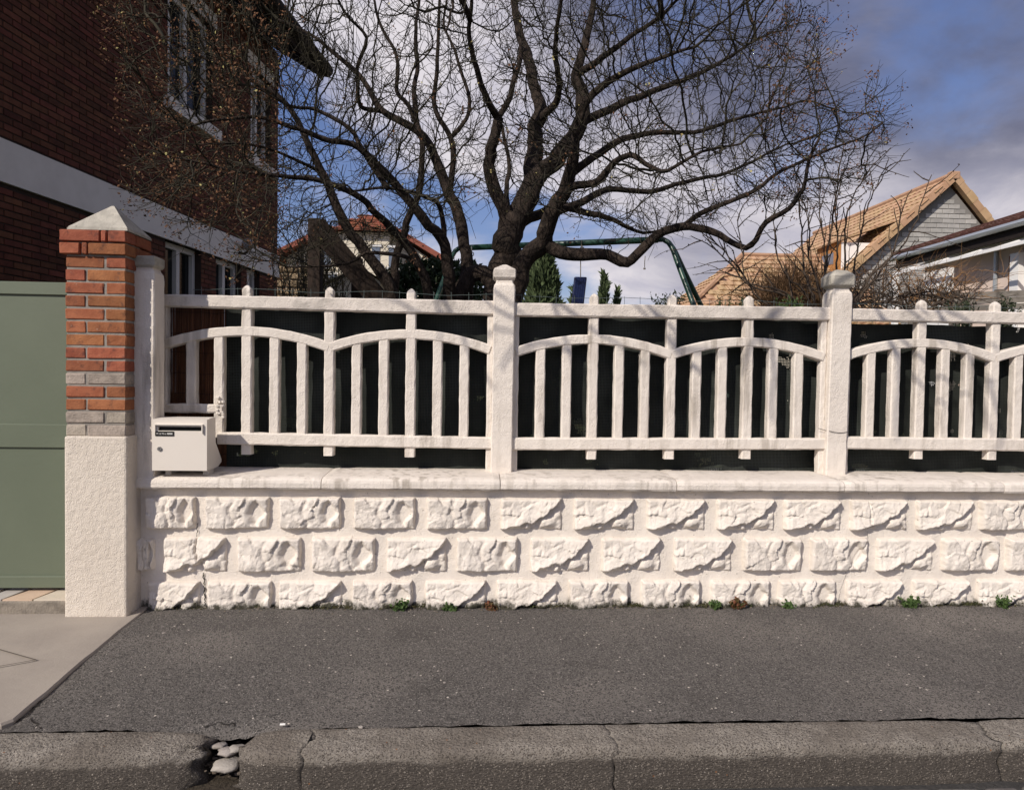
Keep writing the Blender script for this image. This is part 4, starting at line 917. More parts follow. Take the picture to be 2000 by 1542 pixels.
def fast(name, V, Fq, m, parent_, kind=None, smooth=True):
    org = ORG[parent_] if parent_ is not None else V.min(0); me = bpy.data.meshes.new(name); nv, nf, ks = len(V), len(Fq), Fq.shape[1]
    me.vertices.add(nv); me.vertices.foreach_set('co', (V-org).astype(np.float32).ravel()); me.loops.add(nf*ks); me.loops.foreach_set('vertex_index', Fq.astype(np.int32).ravel())
    me.polygons.add(nf); me.polygons.foreach_set('loop_start', np.arange(nf, dtype=np.int32)*ks); me.polygons.foreach_set('use_smooth', np.full(nf, smooth)); me.update(calc_edges=True); me.validate()
    me.materials.append(m); o = bpy.data.objects.new(name, me); COL.objects.link(o)
    if parent_ is not None: o.parent = parent_
    else: o.location = org.tolist()
    ORG[o] = org
    if kind: o['kind'] = kind
    return o
ii = np.arange(nfix, n); pa = parent[ii]; r1 = Rn[ii]; r0 = np.where(pa >= nfix, np.minimum(Rn[pa], r1*1.6), r1*1.15)
V1, F1 = frusta(nodes[pa], nodes[ii], r0, r1*1.0, 5)
# fine twiglets off the last growth
tips = ii[(Rn[ii] < .006)]; sel = trg.choice(tips, 13000, replace=True)
P0 = nodes[sel]; dirp = P0-nodes[parent[sel]]; dirp /= np.linalg.norm(dirp, axis=1)[:, None]+1e-9
out_ = P0-np.array(PD(980, 420, TZ)); out_ /= np.linalg.norm(out_, axis=1)[:, None]
d1 = dirp*.7+out_*.35+trg.normal(0, .5, P0.shape)+np.array([0, 0, .22]); d1 /= np.linalg.norm(d1, axis=1)[:, None]; l1 = trg.uniform(.05, .15, len(P0))[:, None]
P1 = P0+d1*l1; d2 = d1+trg.normal(0, .45, P0.shape)+np.array([0, 0, .15]); d2 /= np.linalg.norm(d2, axis=1)[:, None]; P2 = P1+d2*l1*.8
m_ = len(P0); V2, F2 = frusta(P0, P1, np.full(m_, .0021), np.full(m_, .0017), 3); V3, F3 = frusta(P1, P2, np.full(m_, .0017), np.full(m_, .0011), 3)
V1q = V1; F1q = F1; V23 = np.vstack([V1q, V2, V3]); F23 = np.vstack([F1q, F2+len(V1q), F3+len(V1q)+len(V2)])
fast('branches', V23, F23, TWIG, tree, 'stuff')
def leaflets(P, nper, spread, size, rg_, asp=.55):
    m = len(P)*nper; c = np.repeat(P, nper, 0)+rg_.normal(0, spread, (m, 3)); a = rg_.normal(0, 1, (m, 3)); a /= np.linalg.norm(a, axis=1)[:, None]; b = np.cross(a, rg_.normal(0, 1, (m, 3))); b /= np.linalg.norm(b, axis=1)[:, None]
    s = (size*rg_.uniform(.6, 1.3, m))[:, None]; nrm = np.cross(a, b)
    V = np.stack([c-a*s, c+b*s*asp+nrm*s*.15, c+a*s, c-b*s*asp+nrm*s*.15], 1).reshape(-1, 3); return V, np.arange(m*4).reshape(-1, 4)
tu, tv_, tz_ = proj(P2)
pr = np.where(tu < 560, .40, .02)+np.where((tu > 1480), .26, 0); sh = trg.random(len(P2)) < pr
Vs, Fs = leaflets(P2[sh], 13, .024, .0095, trg); fast('seed_heads', Vs, Fs, SEED, tree, 'stuff', False)
sh2 = trg.random(len(P2)) < np.where(tu < 560, .16, .05); Vs, Fs = leaflets(P2[sh2], 2, .006, .0075, trg, .7); fast('buds', Vs, Fs, BUD, tree, 'stuff', False)
print('TREE nodes', n, 'twigs', m_, 'seed', int(sh.sum()))

# ------------------------------------------------------------------ shrubs
def shrub(name, base, stems, label, cat, m, seed, sub=5, r0=.009, buds=True, group=None, budm=None):
    """stems: list of 3-D polylines; grows side twigs off them"""
    rg_ = np.random.default_rng(seed); t = empty(name, base, label, cat, group); mb = MB(); P0, P1, ra, rb2, tp = [], [], [], [], []
    for S_ in stems:
        W3 = spline(S_, .05); W3 = W3+rg_.normal(0, .004, W3.shape); mb.add(*tube(W3, np.linspace(r0*rg_.uniform(.7, 1.1), r0*.25, len(W3)), 6))
        for i in range(2, len(W3)):
            tp.append(W3[i])
            if rg_.random() < sub/ max(8, len(W3))*1.5:
                d = W3[i]-W3[i-1]; d /= np.linalg.norm(d)+1e-9; d = d*.7+rg_.normal(0, .5, 3)+np.array([0, 0, .2]); p = W3[i]; r = r0*.45
                for q in range(int(rg_.integers(3, 8))):
                    d = d/np.linalg.norm(d)+rg_.normal(0, .16, 3); p2 = p+d/np.linalg.norm(d)*.055; P0.append(p); P1.append(p2); ra.append(r); rb2.append(r*.82); r *= .82; p = p2; tp.append(p)
    mb.build('stems', m, t, smooth=True)
    if P0: fast('twigs', *frusta(P0, P1, np.array(ra), np.array(rb2), 4), m, t, 'stuff')
    if buds: V, Fq = leaflets(np.array(tp), 1, .004, .007, rg_, .6); fast('buds', V, Fq, budm or m, t, 'stuff', False)
    return t
def pxs(lst, z): return [[PD(u, v, z+dz) for u, v, dz in l] for l in lst]
sz = 4.75
st1 = [[(1612, 640, 0), (1590, 590, 0), (1570, 520, .05), (1566, 460, .1), (1562, 420, .1), (1558, 340, .1)], [(1612, 640, 0), (1600, 570, 0), (1580, 500, -.05), (1582, 440, -.1), (1570, 400, -.1)], [(1612, 640, 0), (1610, 560, .1), (1618, 480, .1), (1628, 420, .1), (1640, 330, .1), (1650, 280, .1)],
       [(1612, 640, 0), (1630, 560, .2), (1636, 480, .2), (1634, 400, .2), (1650, 330, .3)], [(1620, 640, 0), (1648, 540, .2), (1652, 450, .2), (1660, 400, .2), (1700, 330, .2), (1740, 290, .2)], [(1612, 640, 0), (1570, 570, -.1), (1530, 530, -.1), (1515, 480, -.1), (1510, 420, -.1)],
       [(1612, 640, 0), (1540, 580, -.1), (1470, 560, -.1), (1440, 530, -.1), (1400, 490, -.1), (1350, 460, -.1)], [(1612, 640, 0), (1530, 570, -.2), (1460, 550, -.2), (1450, 500, -.2), (1440, 430, -.2)], [(1640, 640, 0), (1700, 540, .1), (1770, 470, .1), (1820, 340, .1)], [(1640, 640, 0), (1680, 580, 0), (1740, 500, 0), (1760, 420, 0), (1780, 370, 0)],
       [(1612, 640, 0), (1690, 560, -.2), (1740, 540, -.2), (1760, 520, -.2)], [(1612, 640, .1), (1610, 500, .3), (1600, 400, .3), (1605, 340, .3)], [(1600, 640, .1), (1490, 590, .1), (1440, 520, .1), (1360, 430, .1)], [(1640, 640, .2), (1665, 540, .3), (1690, 420, .3), (1735, 310, .3)]]
shrub('bare_shrub', PD(1612, 640, sz)*np.array([1, 1, 0])+np.array([0, 0, GZ]), pxs(st1, sz), 'tall bare budding shrub with upright stems behind the worn-cap post', 'shrub', SHRUBM, 4, 9, .011)
rg2 = np.random.default_rng(77); st2 = []
for q in range(46):
    u0, v0 = rg2.uniform(1690, 1860), rg2.uniform(585, 610); du = rg2.uniform(-130, 150); hh = rg2.uniform(20, 75)
    st2.append([(u0, v0, 0), (u0+du*.4, v0-hh*.9, rg2.uniform(-.2, .2)), (u0+du*.8, v0-hh, rg2.uniform(-.3, .3)), (u0+du*1.15, v0-hh*.7, 0)])
shrub('dry_bramble', PD(1770, 640, 5.6)*np.array([1, 1, 0])+np.array([0, 0, GZ]), pxs(st2, 5.6), 'tangle of arching tan dry bramble canes before the pink house', 'bramble', TANTWIG, 31, 3, .0045, False)
st3 = []
for q in range(40):
    u0, v0 = rg2.uniform(1660, 1900), rg2.uniform(590, 612); st3.append([(u0, v0, 0), (u0+rg2.uniform(-30, 30), v0-rg2.uniform(8, 22), .1), (u0+rg2.uniform(-80, 80), v0-rg2.uniform(15, 38), .1)])
shrub('dark_prunings', PD(1780, 640, 5.2)*np.array([1, 1, 0])+np.array([0, 0, GZ]), pxs(st3, 5.2), 'dark heap of cut branches lying low behind the right fence panel', 'branches', SHRUBM, 5, 4, .008, False)
st4 = []
for q in range(260):
    u0, v0 = rg2.uniform(1500, 1600), 640; tu_ = u0+rg2.normal(0, 40); st4.append([(u0, v0, rg2.uniform(-.8, .8)), (u0*.5+tu_*.5+rg2.normal(0, 8), 585, rg2.uniform(-.8, .8)), (tu_, rg2.uniform(505, 570)+abs(tu_-1550)*.35, rg2.uniform(-.8, .8))])
shrub('brown_twiggy_bush', PD(1550, 640, 9)*np.array([1, 1, 0])+np.array([0, 0, GZ]), pxs(st4, 9.0), 'dense rounded brown twiggy bush before the tan tiled roof', 'bush', mat('brown_bush_twigs', (.20, .115, .055), (.12, .07, .035), 9, .9), 6, 7, .009, False)
st5 = []
for q in range(44):
    u0 = rg2.uniform(545, 680); tu_ = u0+rg2.normal(0, 40); tv2 = rg2.uniform(400, 540); st5.append([(u0, 650, rg2.uniform(-.6, .6)), ((u0+tu_)/2+rg2.normal(0, 12), (600+tv2)/2, rg2.uniform(-.6, .6)), (tu_, tv2, rg2.uniform(-.6, .6))])
shrub('thicket', PD(600, 650, 8.5)*np.array([1, 1, 0])+np.array([0, 0, GZ]), pxs(st5, 8.5), 'tangled bare thicket around the dark timber posts', 'shrub', mat('thicket_twigs', (.10, .085, .055), (.06, .05, .035), 7, .9), 7, 14, .010, True, budm=BUD)

# ------------------------------------------------------------------ timber frame, swing, hedge, conifers
tf_ = empty('timber_frame', PD(650, 640, 6.6)*np.array([1, 1, 0])+np.array([0, 0, GZ]), 'dark timber climbing frame of two posts and a sloping plank', 'play frame')
def tpost(u0, u1, vt, z):
    a_, b_ = PD(u0, vt, z), PD(u1, vt, z); w = b_[0]-a_[0]; return bbox(a_[0], b_[0], a_[1], a_[1]+w, GZ-.1, a_[2], .008, 1)
obj('post', *tpost(601, 626, 425, 6.5), TIMBER, tf_); obj('post', *tpost(686, 706, 502, 6.9), TIMBER, tf_)
a_, b_ = PD(618, 435, 6.45), PD(775, 620, 6.75); d = b_-a_; nrm_ = np.cross(d, (0, 1, 0)); nrm_ /= np.linalg.norm(nrm_); nrm_ *= np.sign(nrm_[2])
obj('sloping_plank', *obox(a_-nrm_*.12, d, np.array([0, .06, 0]), nrm_*.20), TIMBER, tf_)
sw = empty('swing_frame', PD(1150, 640, 6.6)*np.array([1, 1, 0])+np.array([0, 0, GZ]), 'dark green tubular steel swing frame behind the big trunk', 'swing')
zl, zr = 7.2, 6.35; Lb, Rb = PD(905, 484, zl), PD(1285, 468, zr)
obj('crossbar', *tube([Lb, (Lb+Rb)/2, Rb], .031, 12), SWINGM, sw, smooth=True)
def leg(p0, foot, rr_=.024):
    k1 = p0+(p0-(Lb+Rb)/2)/np.linalg.norm(p0-(Lb+Rb)/2)*.10; mid_ = k1*.80+foot*.20; return tube(np.vstack([[p0], spline([p0*.5+k1*.5, k1+(foot-k1)*.035, mid_, foot], .05)]), rr_, 10)
ax = (Rb-Lb)/np.linalg.norm(Rb-Lb); pr_ = np.cross(ax, (0, 0, 1))
def gfoot(u, v, z):
    p = PD(u, v, z); return p
for e_, s_, fx in ((Rb, 1, (1378, 640, zr+.55)), (Rb, -1, (1358, 640, zr-.35)), (Lb, 1, (846, 640, zl+.35)), (Lb, -1, (842, 640, zl-.4))):
    ft = gfoot(*fx); ft = e_+(ft-e_)*((GZ-.05-e_[2])/(ft[2]-e_[2])); obj('leg', *leg(e_+pr_*s_*.0, ft), SWINGM, sw, smooth=True)
def ring(c, R_, r_): return tube([c+np.array([R_*math.cos(t), 0, R_*math.sin(t)]) for t in np.linspace(0, 2*math.pi, 15)], r_, 5, False)
for u_, v_, z_ in ((921, 496, 7.1), (1137, 487, 6.65), (1190, 484, 6.55)):
    c = PD(u_, v_, z_); obj('hook', *ring(c, .022, .006), METAL, sw)
    obj('hook_strap', *tube([c+np.array([0, 0, .022]), c+np.array([0, 0, .085])], .007, 6), METAL, sw)
hs = empty('hanging_swing_seat', PD(1133, 590, 6.6), 'navy blue plastic swing seat hanging upright from one rope', 'swing seat')
a_, b_ = PD(1122, 540, 6.6), PD(1146, 625, 6.6); V, Fc = bbox(a_[0], b_[0]-.0, a_[1], a_[1]+.03, b_[2], a_[2], .012, 2); V[:, 0] += (V[:, 2]-a_[2])*.10; obj('seat_board', V, Fc, BLUE, hs)
for q in range(5): 
    x_ = a_[0]+.018+q*.022; V, Fc = box(x_, x_+.008, a_[1]-.004, a_[1]+.001, b_[2]+.02, a_[2]-.02); V[:, 0] += (V[:, 2]-a_[2])*.10; obj('rib', V, Fc, BLUE, hs)
obj('rope', *tube([PD(1136, 470, 6.62), PD(1134, 505, 6.61), PD(1134, 542, 6.61)], .005, 6), ROPE, hs)
rp = empty('short_rope', PD(1259, 522, 6.4), 'short knotted rope end hanging from the low branch', 'rope'); obj('cord', *tube([PD(1260, 500, 4.75), PD(1259, 512, 4.75), PD(1259, 522, 4.75)], .003, 5), ROPE, rp); obj('knot', *pebble(PD(1259, 526, 4.75), .010, 3, 1.2, 7), ROPE, rp)
def hedge(u0, u1, vt, z, depth, label, seed, nl=9000):
    rg_ = np.random.default_rng(seed); a_, b_ = PD(u0, vt, z), PD(u1, vt, z); t = empty('laurel_hedge', ((a_[0]+b_[0])/2, a_[1], GZ), label, 'hedge')
    X_ = rg_.uniform(a_[0], b_[0], nl); q = (X_-a_[0])/(b_[0]-a_[0]); top = a_[2]-.10+.22*fbm(X_*2.5, X_*0, seed)-.35*np.abs(q-.5)**3*4
    Z_ = GZ+(top-GZ)*rg_.random(nl)**.6; Y_ = a_[1]+depth*rg_.random(nl); V, Fq = leaflets(np.c_[X_, Y_, Z_], 1, .02, .055, rg_, .42); fast('foliage', V, Fq, HEDGEM, t, 'stuff', False)
    mb = MB()
    for x_ in np.linspace(a_[0]+.2, b_[0]-.2, 6): mb.add(*tube([(x_, a_[1]+.3, GZ-.05), (x_+rg_.uniform(-.2, .2), a_[1]+.3, a_[2]-.5)], .03, 6))
    mb.build('stem', TIMBER, t); return t
hedge(748, 945, 498, 9.3, .9, 'dark glossy laurel hedge behind the left stems of the tree', 4)
def conifer(u, vt, z, hwpx, label, seed, nl=3500, cone=.6):
    rg_ = np.random.default_rng(seed); top = PD(u, vt, z); hw2 = hwpx*z/F; Hh = top[2]-GZ; t = empty('conifer_tree', (top[0], top[1], GZ), label, 'tree', 'evergreen conifers in the garden behind')
    obj('trunk', *tube([(top[0], top[1], GZ-.1), (top[0], top[1], GZ+Hh*.5), (top[0], top[1], top[2]-.05)], [.06, .04, .008], 6), TIMBER, t)
    q = rg_.random(nl)**.8; w = hw2*np.minimum(1, (q/cone))**.75; lob = .75+.35*vn(q*9, rg_.random(nl)*0+seed, seed); th_ = rg_.random(nl)*2*math.pi; lob *= .8+.3*vn(th_*2.2, q*8, seed+2); r_ = w*lob*np.sqrt(rg_.uniform(.25, 1, nl)); Zc = top[2]-q*Hh
    c = np.c_[top[0]+r_*np.cos(th_), top[1]+r_*np.sin(th_), Zc]; a2 = np.c_[np.cos(th_)*.6, np.sin(th_)*.6, np.full(nl, .9)]+rg_.normal(0, .3, (nl, 3)); a2 /= np.linalg.norm(a2, axis=1)[:, None]
    b2 = np.cross(a2, rg_.normal(0, 1, (nl, 3))); b2 /= np.linalg.norm(b2, axis=1)[:, None]; s = (.009*z*rg_.uniform(.6, 1.3, nl))[:, None]
    V = np.stack([c-a2*s*.4, c+b2*s*.28, c+a2*s, c-b2*s*.28], 1).reshape(-1, 3); fast('crown', V, np.arange(nl*4).reshape(-1, 4), CONIF, t, 'stuff', False); return t
conifer(1062, 462, 13, 52, 'broad dense dark conifer beside the navy swing seat', 5, 9000, .45)
conifer(1180, 533, 17, 26, 'small pointed pale green conifer right of the swing seat', 6, 1300, .9)
conifer(1205, 560, 17.5, 20, 'smallest low conifer tip next to the small pointed conifer', 7, 700, .9)
conifer(1120, 556, 18, 16, 'slim conifer half hidden by the navy swing seat', 8, 700, .9)
# fronds and sprigs peeping over the middle rail
def sprig(u, v, z, label, seed, m, nst=7, hpx=28):
    rg_ = np.random.default_rng(seed); b = PD(u, v+60, z); t = empty('sprig', (b[0], b[1], GZ), label, 'plant', 'sprigs peeping over the rail'); mb = MB(); L_ = []
    for q in range(nst):
        e_ = PD(u+rg_.uniform(-30, 30), v-rg_.uniform(.2, 1)*hpx, z+rg_.uniform(-.1, .1)); W3 = spline([b, b*.45+e_*.55+rg_.normal(0, .02, 3), e_], .03); mb.add(*tube(W3, np.linspace(.005, .002, len(W3)), 5)); L_ += list(W3[len(W3)//3:])
    mb.build('stem', m, t); V, Fq = leaflets(np.array(L_), 3, .014, .018, rg_, .3); fast('leaves', V, Fq, m, t, 'stuff', False)
FERN = mat('dark_frond', (.045, .06, .03), (.025, .03, .018), 40, .9)
sprig(1310, 592, 4.4, 'dark feathery sprigs peeping over the rail below the swing legs', 3, FERN, 9, 22)
sprig(1275, 592, 4.5, 'thin lone sprig over the rail left of the feathery sprigs', 4, FERN, 3, 16)
sprig(1545, 600, 4.5, 'green leafy sprigs at the foot of the bare shrub', 5, mat('sprig_green', (.07, .11, .035), (.05, .08, .03), 30, .9), 14, 16)
sprig(1430, 605, 5.0, 'low green clipped sprigs over the rail before the tiled roof', 6, mat('sprig_green', (.07, .11, .035)), 16, 26)
sprig(1880, 606, 4.6, 'dark leafy sprigs over the rail of the right fence panel', 7, FERN, 14, 20)
sprig(1965, 606, 4.6, 'dark leafy sprigs over the rail near the brown door', 8, FERN, 14, 26)

# ------------------------------------------------------------------ buildings behind
def tiles(parent_, O, U, Vv, nu, nv, th_, m1, mj, nmax=0, over=1.12, clip=None, name='tile'):
    """tiled roof slope: O lower corner, U along the eave, Vv up the slope; each tile a thin wedge lapping the one below"""
    O, U, Vv = (np.asarray(t, float) for t in (O, U, Vv)); du, dv = U/nu, Vv/nv; nn = np.cross(U, Vv); nn /= np.linalg.norm(nn); nn *= np.sign(nn[2]+1e-9)
    T_ = []; 
    for j in range(nv):
        for i in range(nu):
            o = O+du*(i+(.5 if j % 2 else 0))+dv*j
            if clip and not clip((i+.5)/nu, (j+.5)/nv): continue
            T_.append(o)
    def shape(o): 
        g = du*.03; return np.array([o+g, o+du-g, o+du-g+dv*over, o+g+dv*over, o+g+nn*th_, o+du*.5+nn*th_*1.5, o+du-g+nn*th_, o+du-g+dv*over+nn*.004, o+du*.5+dv*over+nn*th_*.5, o+g+dv*over+nn*.004])
    Fq = [(4, 5, 8, 9), (5, 6, 7, 8), (0, 1, 6, 5, 4), (0, 4, 9, 3), (1, 2, 7, 6)]
    flip = np.dot(np.cross(du, dv), nn) < 0
    if flip: Fq = [f[::-1] for f in Fq]
    vis = []
    for o in T_:
        u_, v_, z_ = proj(o); vis.append(1/z_ if (0 < u_ < IW and 0 < v_ < 600) else 0)
    od = np.argsort(vis)[::-1]; sg = set(int(i) for i in od[:nmax] if vis[i] > 0); me = None; mb = MB()
    for i, o in enumerate(T_):
        if i in sg:
            if me is None:
                me = bpy.data.meshes.new(name); me.from_pydata((shape(np.zeros(3))).tolist(), [], Fq); me.materials.append(m1)
            q = bpy.data.objects.new(name, me); COL.objects.link(q); q.parent = parent_; q.location = (o-ORG[parent_]).tolist()
        else: mb.add(shape(o), Fq, rnd.random())
    if mb.V: mb.build('tiles', mj, parent_, kind='stuff')
# tan tiled house with block gable
gzp = 28.0; apx = PD(1863, 342, gzp); lft = PD(1647, 532, gzp); rgt = PD(1948, 440, gzp)
YG = apx[1]; ex = apx[0]; ez = apx[2]; lslope = (ez-lft[2])/(ex-lft[0]); rslope = (ez-rgt[2])/(rgt[0]-ex)
zev = 2.9; xl = ex-(ez-zev)/lslope; xr2 = ex+(ez-zev)/rslope; RL = 11.5
th1 = empty('tan_roofed_house', (ex, YG+RL/2, 0), 'house with steep tan tiled roof and bare concrete block gable', 'house')
V = [(xl+.3, YG+.25, -.3), (xr2-.3, YG+.25, -.3), (xr2-.3, YG+.25, zev), (ex, YG+.25, ez-.35), (xl+.3, YG+.25, zev)]; V += [(x_, YG+RL-.2, z_) for x_, y_, z_ in V]
gw = obj('gable_wall', V, [(0, 1, 2, 3, 4), (9, 8, 7, 6, 5), (0, 4, 9, 5), (1, 6, 7, 2)], BLOCKJ, th1)
r = 0; z = zev-.4; bm_ = None
while z < ez-.35:
    hwl, hwr = (ez-.25-z-.2)/lslope, (ez-.25-z-.2)/rslope; x = ex-9+(.25 if r % 2 else 0)
    while x < ex+6:
        if x > ex-hwl+.05 and x+.5 < ex+hwr-.05:
            if bm_ is None:
                bm_ = bpy.data.meshes.new('concrete_block'); V, Fc = bbox(0, .475, -.025, .01, 0, .175, .008, 1); bm_.from_pydata(V.tolist(), [], Fc); bm_.materials.append(BLOCK)
            q = bpy.data.objects.new('concrete_block', bm_); COL.objects.link(q); q.parent = gw; q.location = (np.array([x, YG+.25, z])-ORG[th1]).tolist()
        x += .5
    z += .2; r += 1
rf1 = empty('roof', (ex, YG, ez)); rf1.parent = th1; rf1.location = (ORG[rf1]-ORG[th1]).tolist()
O_ = np.array([xl, YG+RL, zev]); tiles(rf1, O_, (0, -RL, 0), (ex-xl, 0, ez-zev), 34, 26, .035, TILET, TILETJ, 300)
O_ = np.array([xr2, YG, zev]); tiles(rf1, O_, (0, RL, 0), (ex-xr2, 0, ez-zev), 30, 22, .05, TILET, TILETJ, 0)
obj('ridge', *tube([(ex, YG-.05, ez+.03), (ex, YG+RL, ez+.03)], .13, 8), TILETJ, rf1)
for xa, nm in ((xl, 'verge'), (xr2, 'verge')):
    d = np.array([ex-xa, 0, ez-zev]); nn_ = np.array([-(ez-zev), 0, (ex-xa)]); nn_ = nn_/np.linalg.norm(nn_); nn_ *= np.sign(nn_[2]); mb = MB(); nvt = 20
    for q in range(nvt): mb.add(*obox(np.array([xa, YG-.12, zev])+d*q/nvt-nn_*.20, d/nvt*1.02, (0, .24, 0), nn_*(.28+.04*(q % 2))), .3+.4*rnd.random())
    mb.build(nm, TILETJ, rf1)
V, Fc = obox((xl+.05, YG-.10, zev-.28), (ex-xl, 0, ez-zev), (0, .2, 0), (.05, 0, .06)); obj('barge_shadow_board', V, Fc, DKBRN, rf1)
V, Fc = bbox(ex-.20, ex+.20, YG-.14, YG+.15, ez-.20, ez+.14, .05, 2); obj('apex_tile', V, Fc, TILETJ, rf1)
# dormer on the left slope
dY0, dY1 = YG+.75, YG+2.6; dzb = PD(1648, 527, 28.75)[2]; dxb = ex-(ez-dzb)/lslope; dzt = PD(1705, 471, 28.75)[2]; dxt = ex-(ez-dzt)/lslope
do = empty('dormer', (dxb, (dY0+dY1)/2, dzb)); do.parent = th1; do.location = (ORG[do]-ORG[th1]).tolist()
V = [(dxb-.05, dY0, dzb), (dxt+.1, dY0, dzt-.1), (dxb-.05, dY0, dzt-.1), (dxb-.05, dY1, dzb), (dxt+.1, dY1, dzt-.1), (dxb-.05, dY1, dzt-.1)]
obj('cheek', V[:3], [(0, 1, 2)], WHITEF, do); obj('cheek', V[3:], [(2, 1, 0)], WHITEF, do); obj('front', *box(dxb-.12, dxb-.05, dY0-.02, dY1+.02, dzb-.1, dzt-.05), OCHRE, do)
obj('pane', *box(dxb-.135, dxb-.118, dY0+.45, dY1-.45, dzb+.3, dzt-.45), GLASSB, do)
tiles(do, (dxb-.3, dY1+.2, dzt-.10), (0, -(dY1-dY0+.35), 0), (dxt+1.3-dxb, 0, .95), 7, 8, .05, TILET, TILETJ, 0)
# lower hipped wing in front of it
wz = 30; wr0, wr1 = PD(1450, 500, wz), PD(1625, 503, wz); wze = 3.2; wd = (wr0[2]-wze)/math.tan(rad(38))
wg = empty('hipped_house', ((wr0[0]+wr1[0])/2, wr0[1], 0), 'low house with hipped tan tiled roof left of the block gable', 'house')
xa, xb = wr0[0]-wd, wr1[0]+.5; ya, yb = wr0[1]-wd, wr0[1]+wd
obj('wall', *box(xa+.4, xb, ya+.4, yb-.4, -.3, wze), CREAMW, wg)
rz = wr0[2]; wroof = empty('roof', (wr0[0], wr0[1], wze)); wroof.parent = wg; wroof.location = (ORG[wroof]-ORG[wg]).tolist()
V = [(xa, ya, wze-.02), (xb, ya, wze-.02), (xb, wr0[1], rz-.03), (wr0[0], wr0[1], rz-.03), (xa, yb, wze-.02), (xb, yb, wze-.02)]; obj('roof_deck', V, [(0, 1, 2, 3), (4, 0, 3), (5, 4, 3, 2)], TILETJ, wroof)
fr = wd/(xb-xa); tiles(wroof, (xa, ya, wze), (xb-xa, 0, 0), (0, wr0[1]-ya, rz-wze), int((xb-xa)/.34), 15, .06, TILET, TILETJ, 120, clip=lambda a_, b_: a_ > fr*b_+.01)
tiles(wroof, (xa, yb, wze), (0, ya-yb, 0), (wr0[0]-xa, 0, rz-wze), int((yb-ya)/.34), 15, .06, TILET, TILETJ, 0, clip=lambda a_, b_: .5*b_ < a_ < 1-.5*b_)
obj('hip_ridge', *tube([(xa, ya, wze+.06), (wr0[0], wr0[1], rz+.06)], .11, 7), TILETJ, wroof); obj('ridge', *tube([(wr0[0], wr0[1], rz+.06), (xb, wr0[1], rz+.06)], .11, 7), TILETJ, wroof)
# pink house with awning on the far right (long wall runs away from the street)
pe0, pe1 = PD(1757, 503, 16.4), PD(2000, 432, 12.5); PXE = (pe0[0]+pe1[0])/2; PZE = (pe0[2]+pe1[2])/2; PXW = PXE+.55; PYF = pe0[1]; PYN = 5.0
pk = empty('pink_house', (PXW+3, (PYF+PYN)/2, 0), 'pale pink rendered house with brown tiled eave and white awning frame', 'house')
obj('wall', *box(PXW, PXW+7, PYN, PYF-.25, -.3, PZE+.1), PINKW, pk)
prf = empty('roof', (PXE, PYF, PZE)); prf.parent = pk; prf.location = (ORG[prf]-ORG[pk]).tolist()
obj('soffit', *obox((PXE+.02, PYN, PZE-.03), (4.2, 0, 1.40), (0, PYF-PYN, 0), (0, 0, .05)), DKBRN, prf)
tiles(prf, (PXE-.02, PYF+.05, PZE+.06), (0, PYN-PYF-.1, 0), (4.2, 0, 1.40), 34, 12, .05, TILEB, TILEB, 0)
obj('verge', *obox((PXE-.03, PYF, PZE-.02), (4.2, 0, 1.40), (0, .16, 0), (0, 0, .17)), TILEB, prf)
mb = MB(); mb.add(*tube([(PXE-.08, PYN, PZE-.02), (PXE-.08, PYF+.1, PZE-.02)], .065, 10)); mb.build('gutter', ZINC, prf)
obj('fascia', *box(PXE-.01, PXE+.03, PYN, PYF, PZE-.26, PZE-.03), DKBRN, prf)
aw = empty('awning', (PXE-.4, PYF-3, 2.6), 'white slatted awning frame under the eave of the pink house', 'awning'); ax0 = PXE-.22; az0 = PZE-.44; az1 = PZE-.16
for q, y_ in enumerate(np.linspace(PYF-.5, PYN+1.2, 7)): obj('rafter', *obox((ax0, y_, az0), (.72, -.9, az1-az0), (0, .05, 0), (0, 0, .045)), WHITEF, aw)
obj('front_beam', *box(ax0-.045, ax0-.002, PYN+.8, PYF-.3, az0-.03, az0+.035), WHITEF, aw); obj('wall_beam', *box(PXW-.04, PXW-.003, PYN+.1, PYF-.3, az1-.02, az1+.05), WHITEF, aw)
obj('post', *box(ax0-.06, ax0+.04, PYF-.42, PYF-.3, GZ, az0-.05), WHITEF, aw)
def on_wall(u, v): d = ray(u, v); t = (PXW-CAM[0])/d[0]; return CAM+d*t
dr0, dr1 = on_wall(1987, 497), on_wall(1971, 572)
obj('door', *box(PXW-.03, PXW+.02, min(dr0[1], dr1[1]), max(dr0[1], dr1[1]), .4, dr0[2]), BROWN, pk)
c0_ = on_wall(2012, 470); c1_ = on_wall(1991, 580); obj('column', *box(PXW-.22, PXW-.02, min(c0_[1], c1_[1]), max(c0_[1], c1_[1]), .3, az0-.02), WHITEF, pk)
q0, q1 = on_wall(1845, 530), on_wall(1902, 520); obj('white_panel', *box(PXW-.5, PXW-.44, min(q0[1], q1[1]), max(q0[1], q1[1]), .6, q0[2]-.05), WHITEF, pk)
obj('downpipe', *tube([(PXW-.06, on_wall(1950, 520)[1], .2), (PXW-.06, on_wall(1950, 520)[1], PZE-.3)], .04, 8), ZINC, pk)
gf = empty('weathered_garden_fence', (8, 9.5, GZ), 'weathered grey plank fence low before the pink house', 'fence')
for q, (v0_, v1_) in enumerate(((572, 582), (584, 594), (597, 606))):
    a_ = PD(1790, v0_+3, 11); b_ = PD(2060, v0_-8, 9.6); hgt = .085; d = b_-a_; obj('plank', *obox(a_-np.array([0, 0, hgt]), d, np.array([0, .03, 0]), (0, 0, hgt)), GREYW, gf)
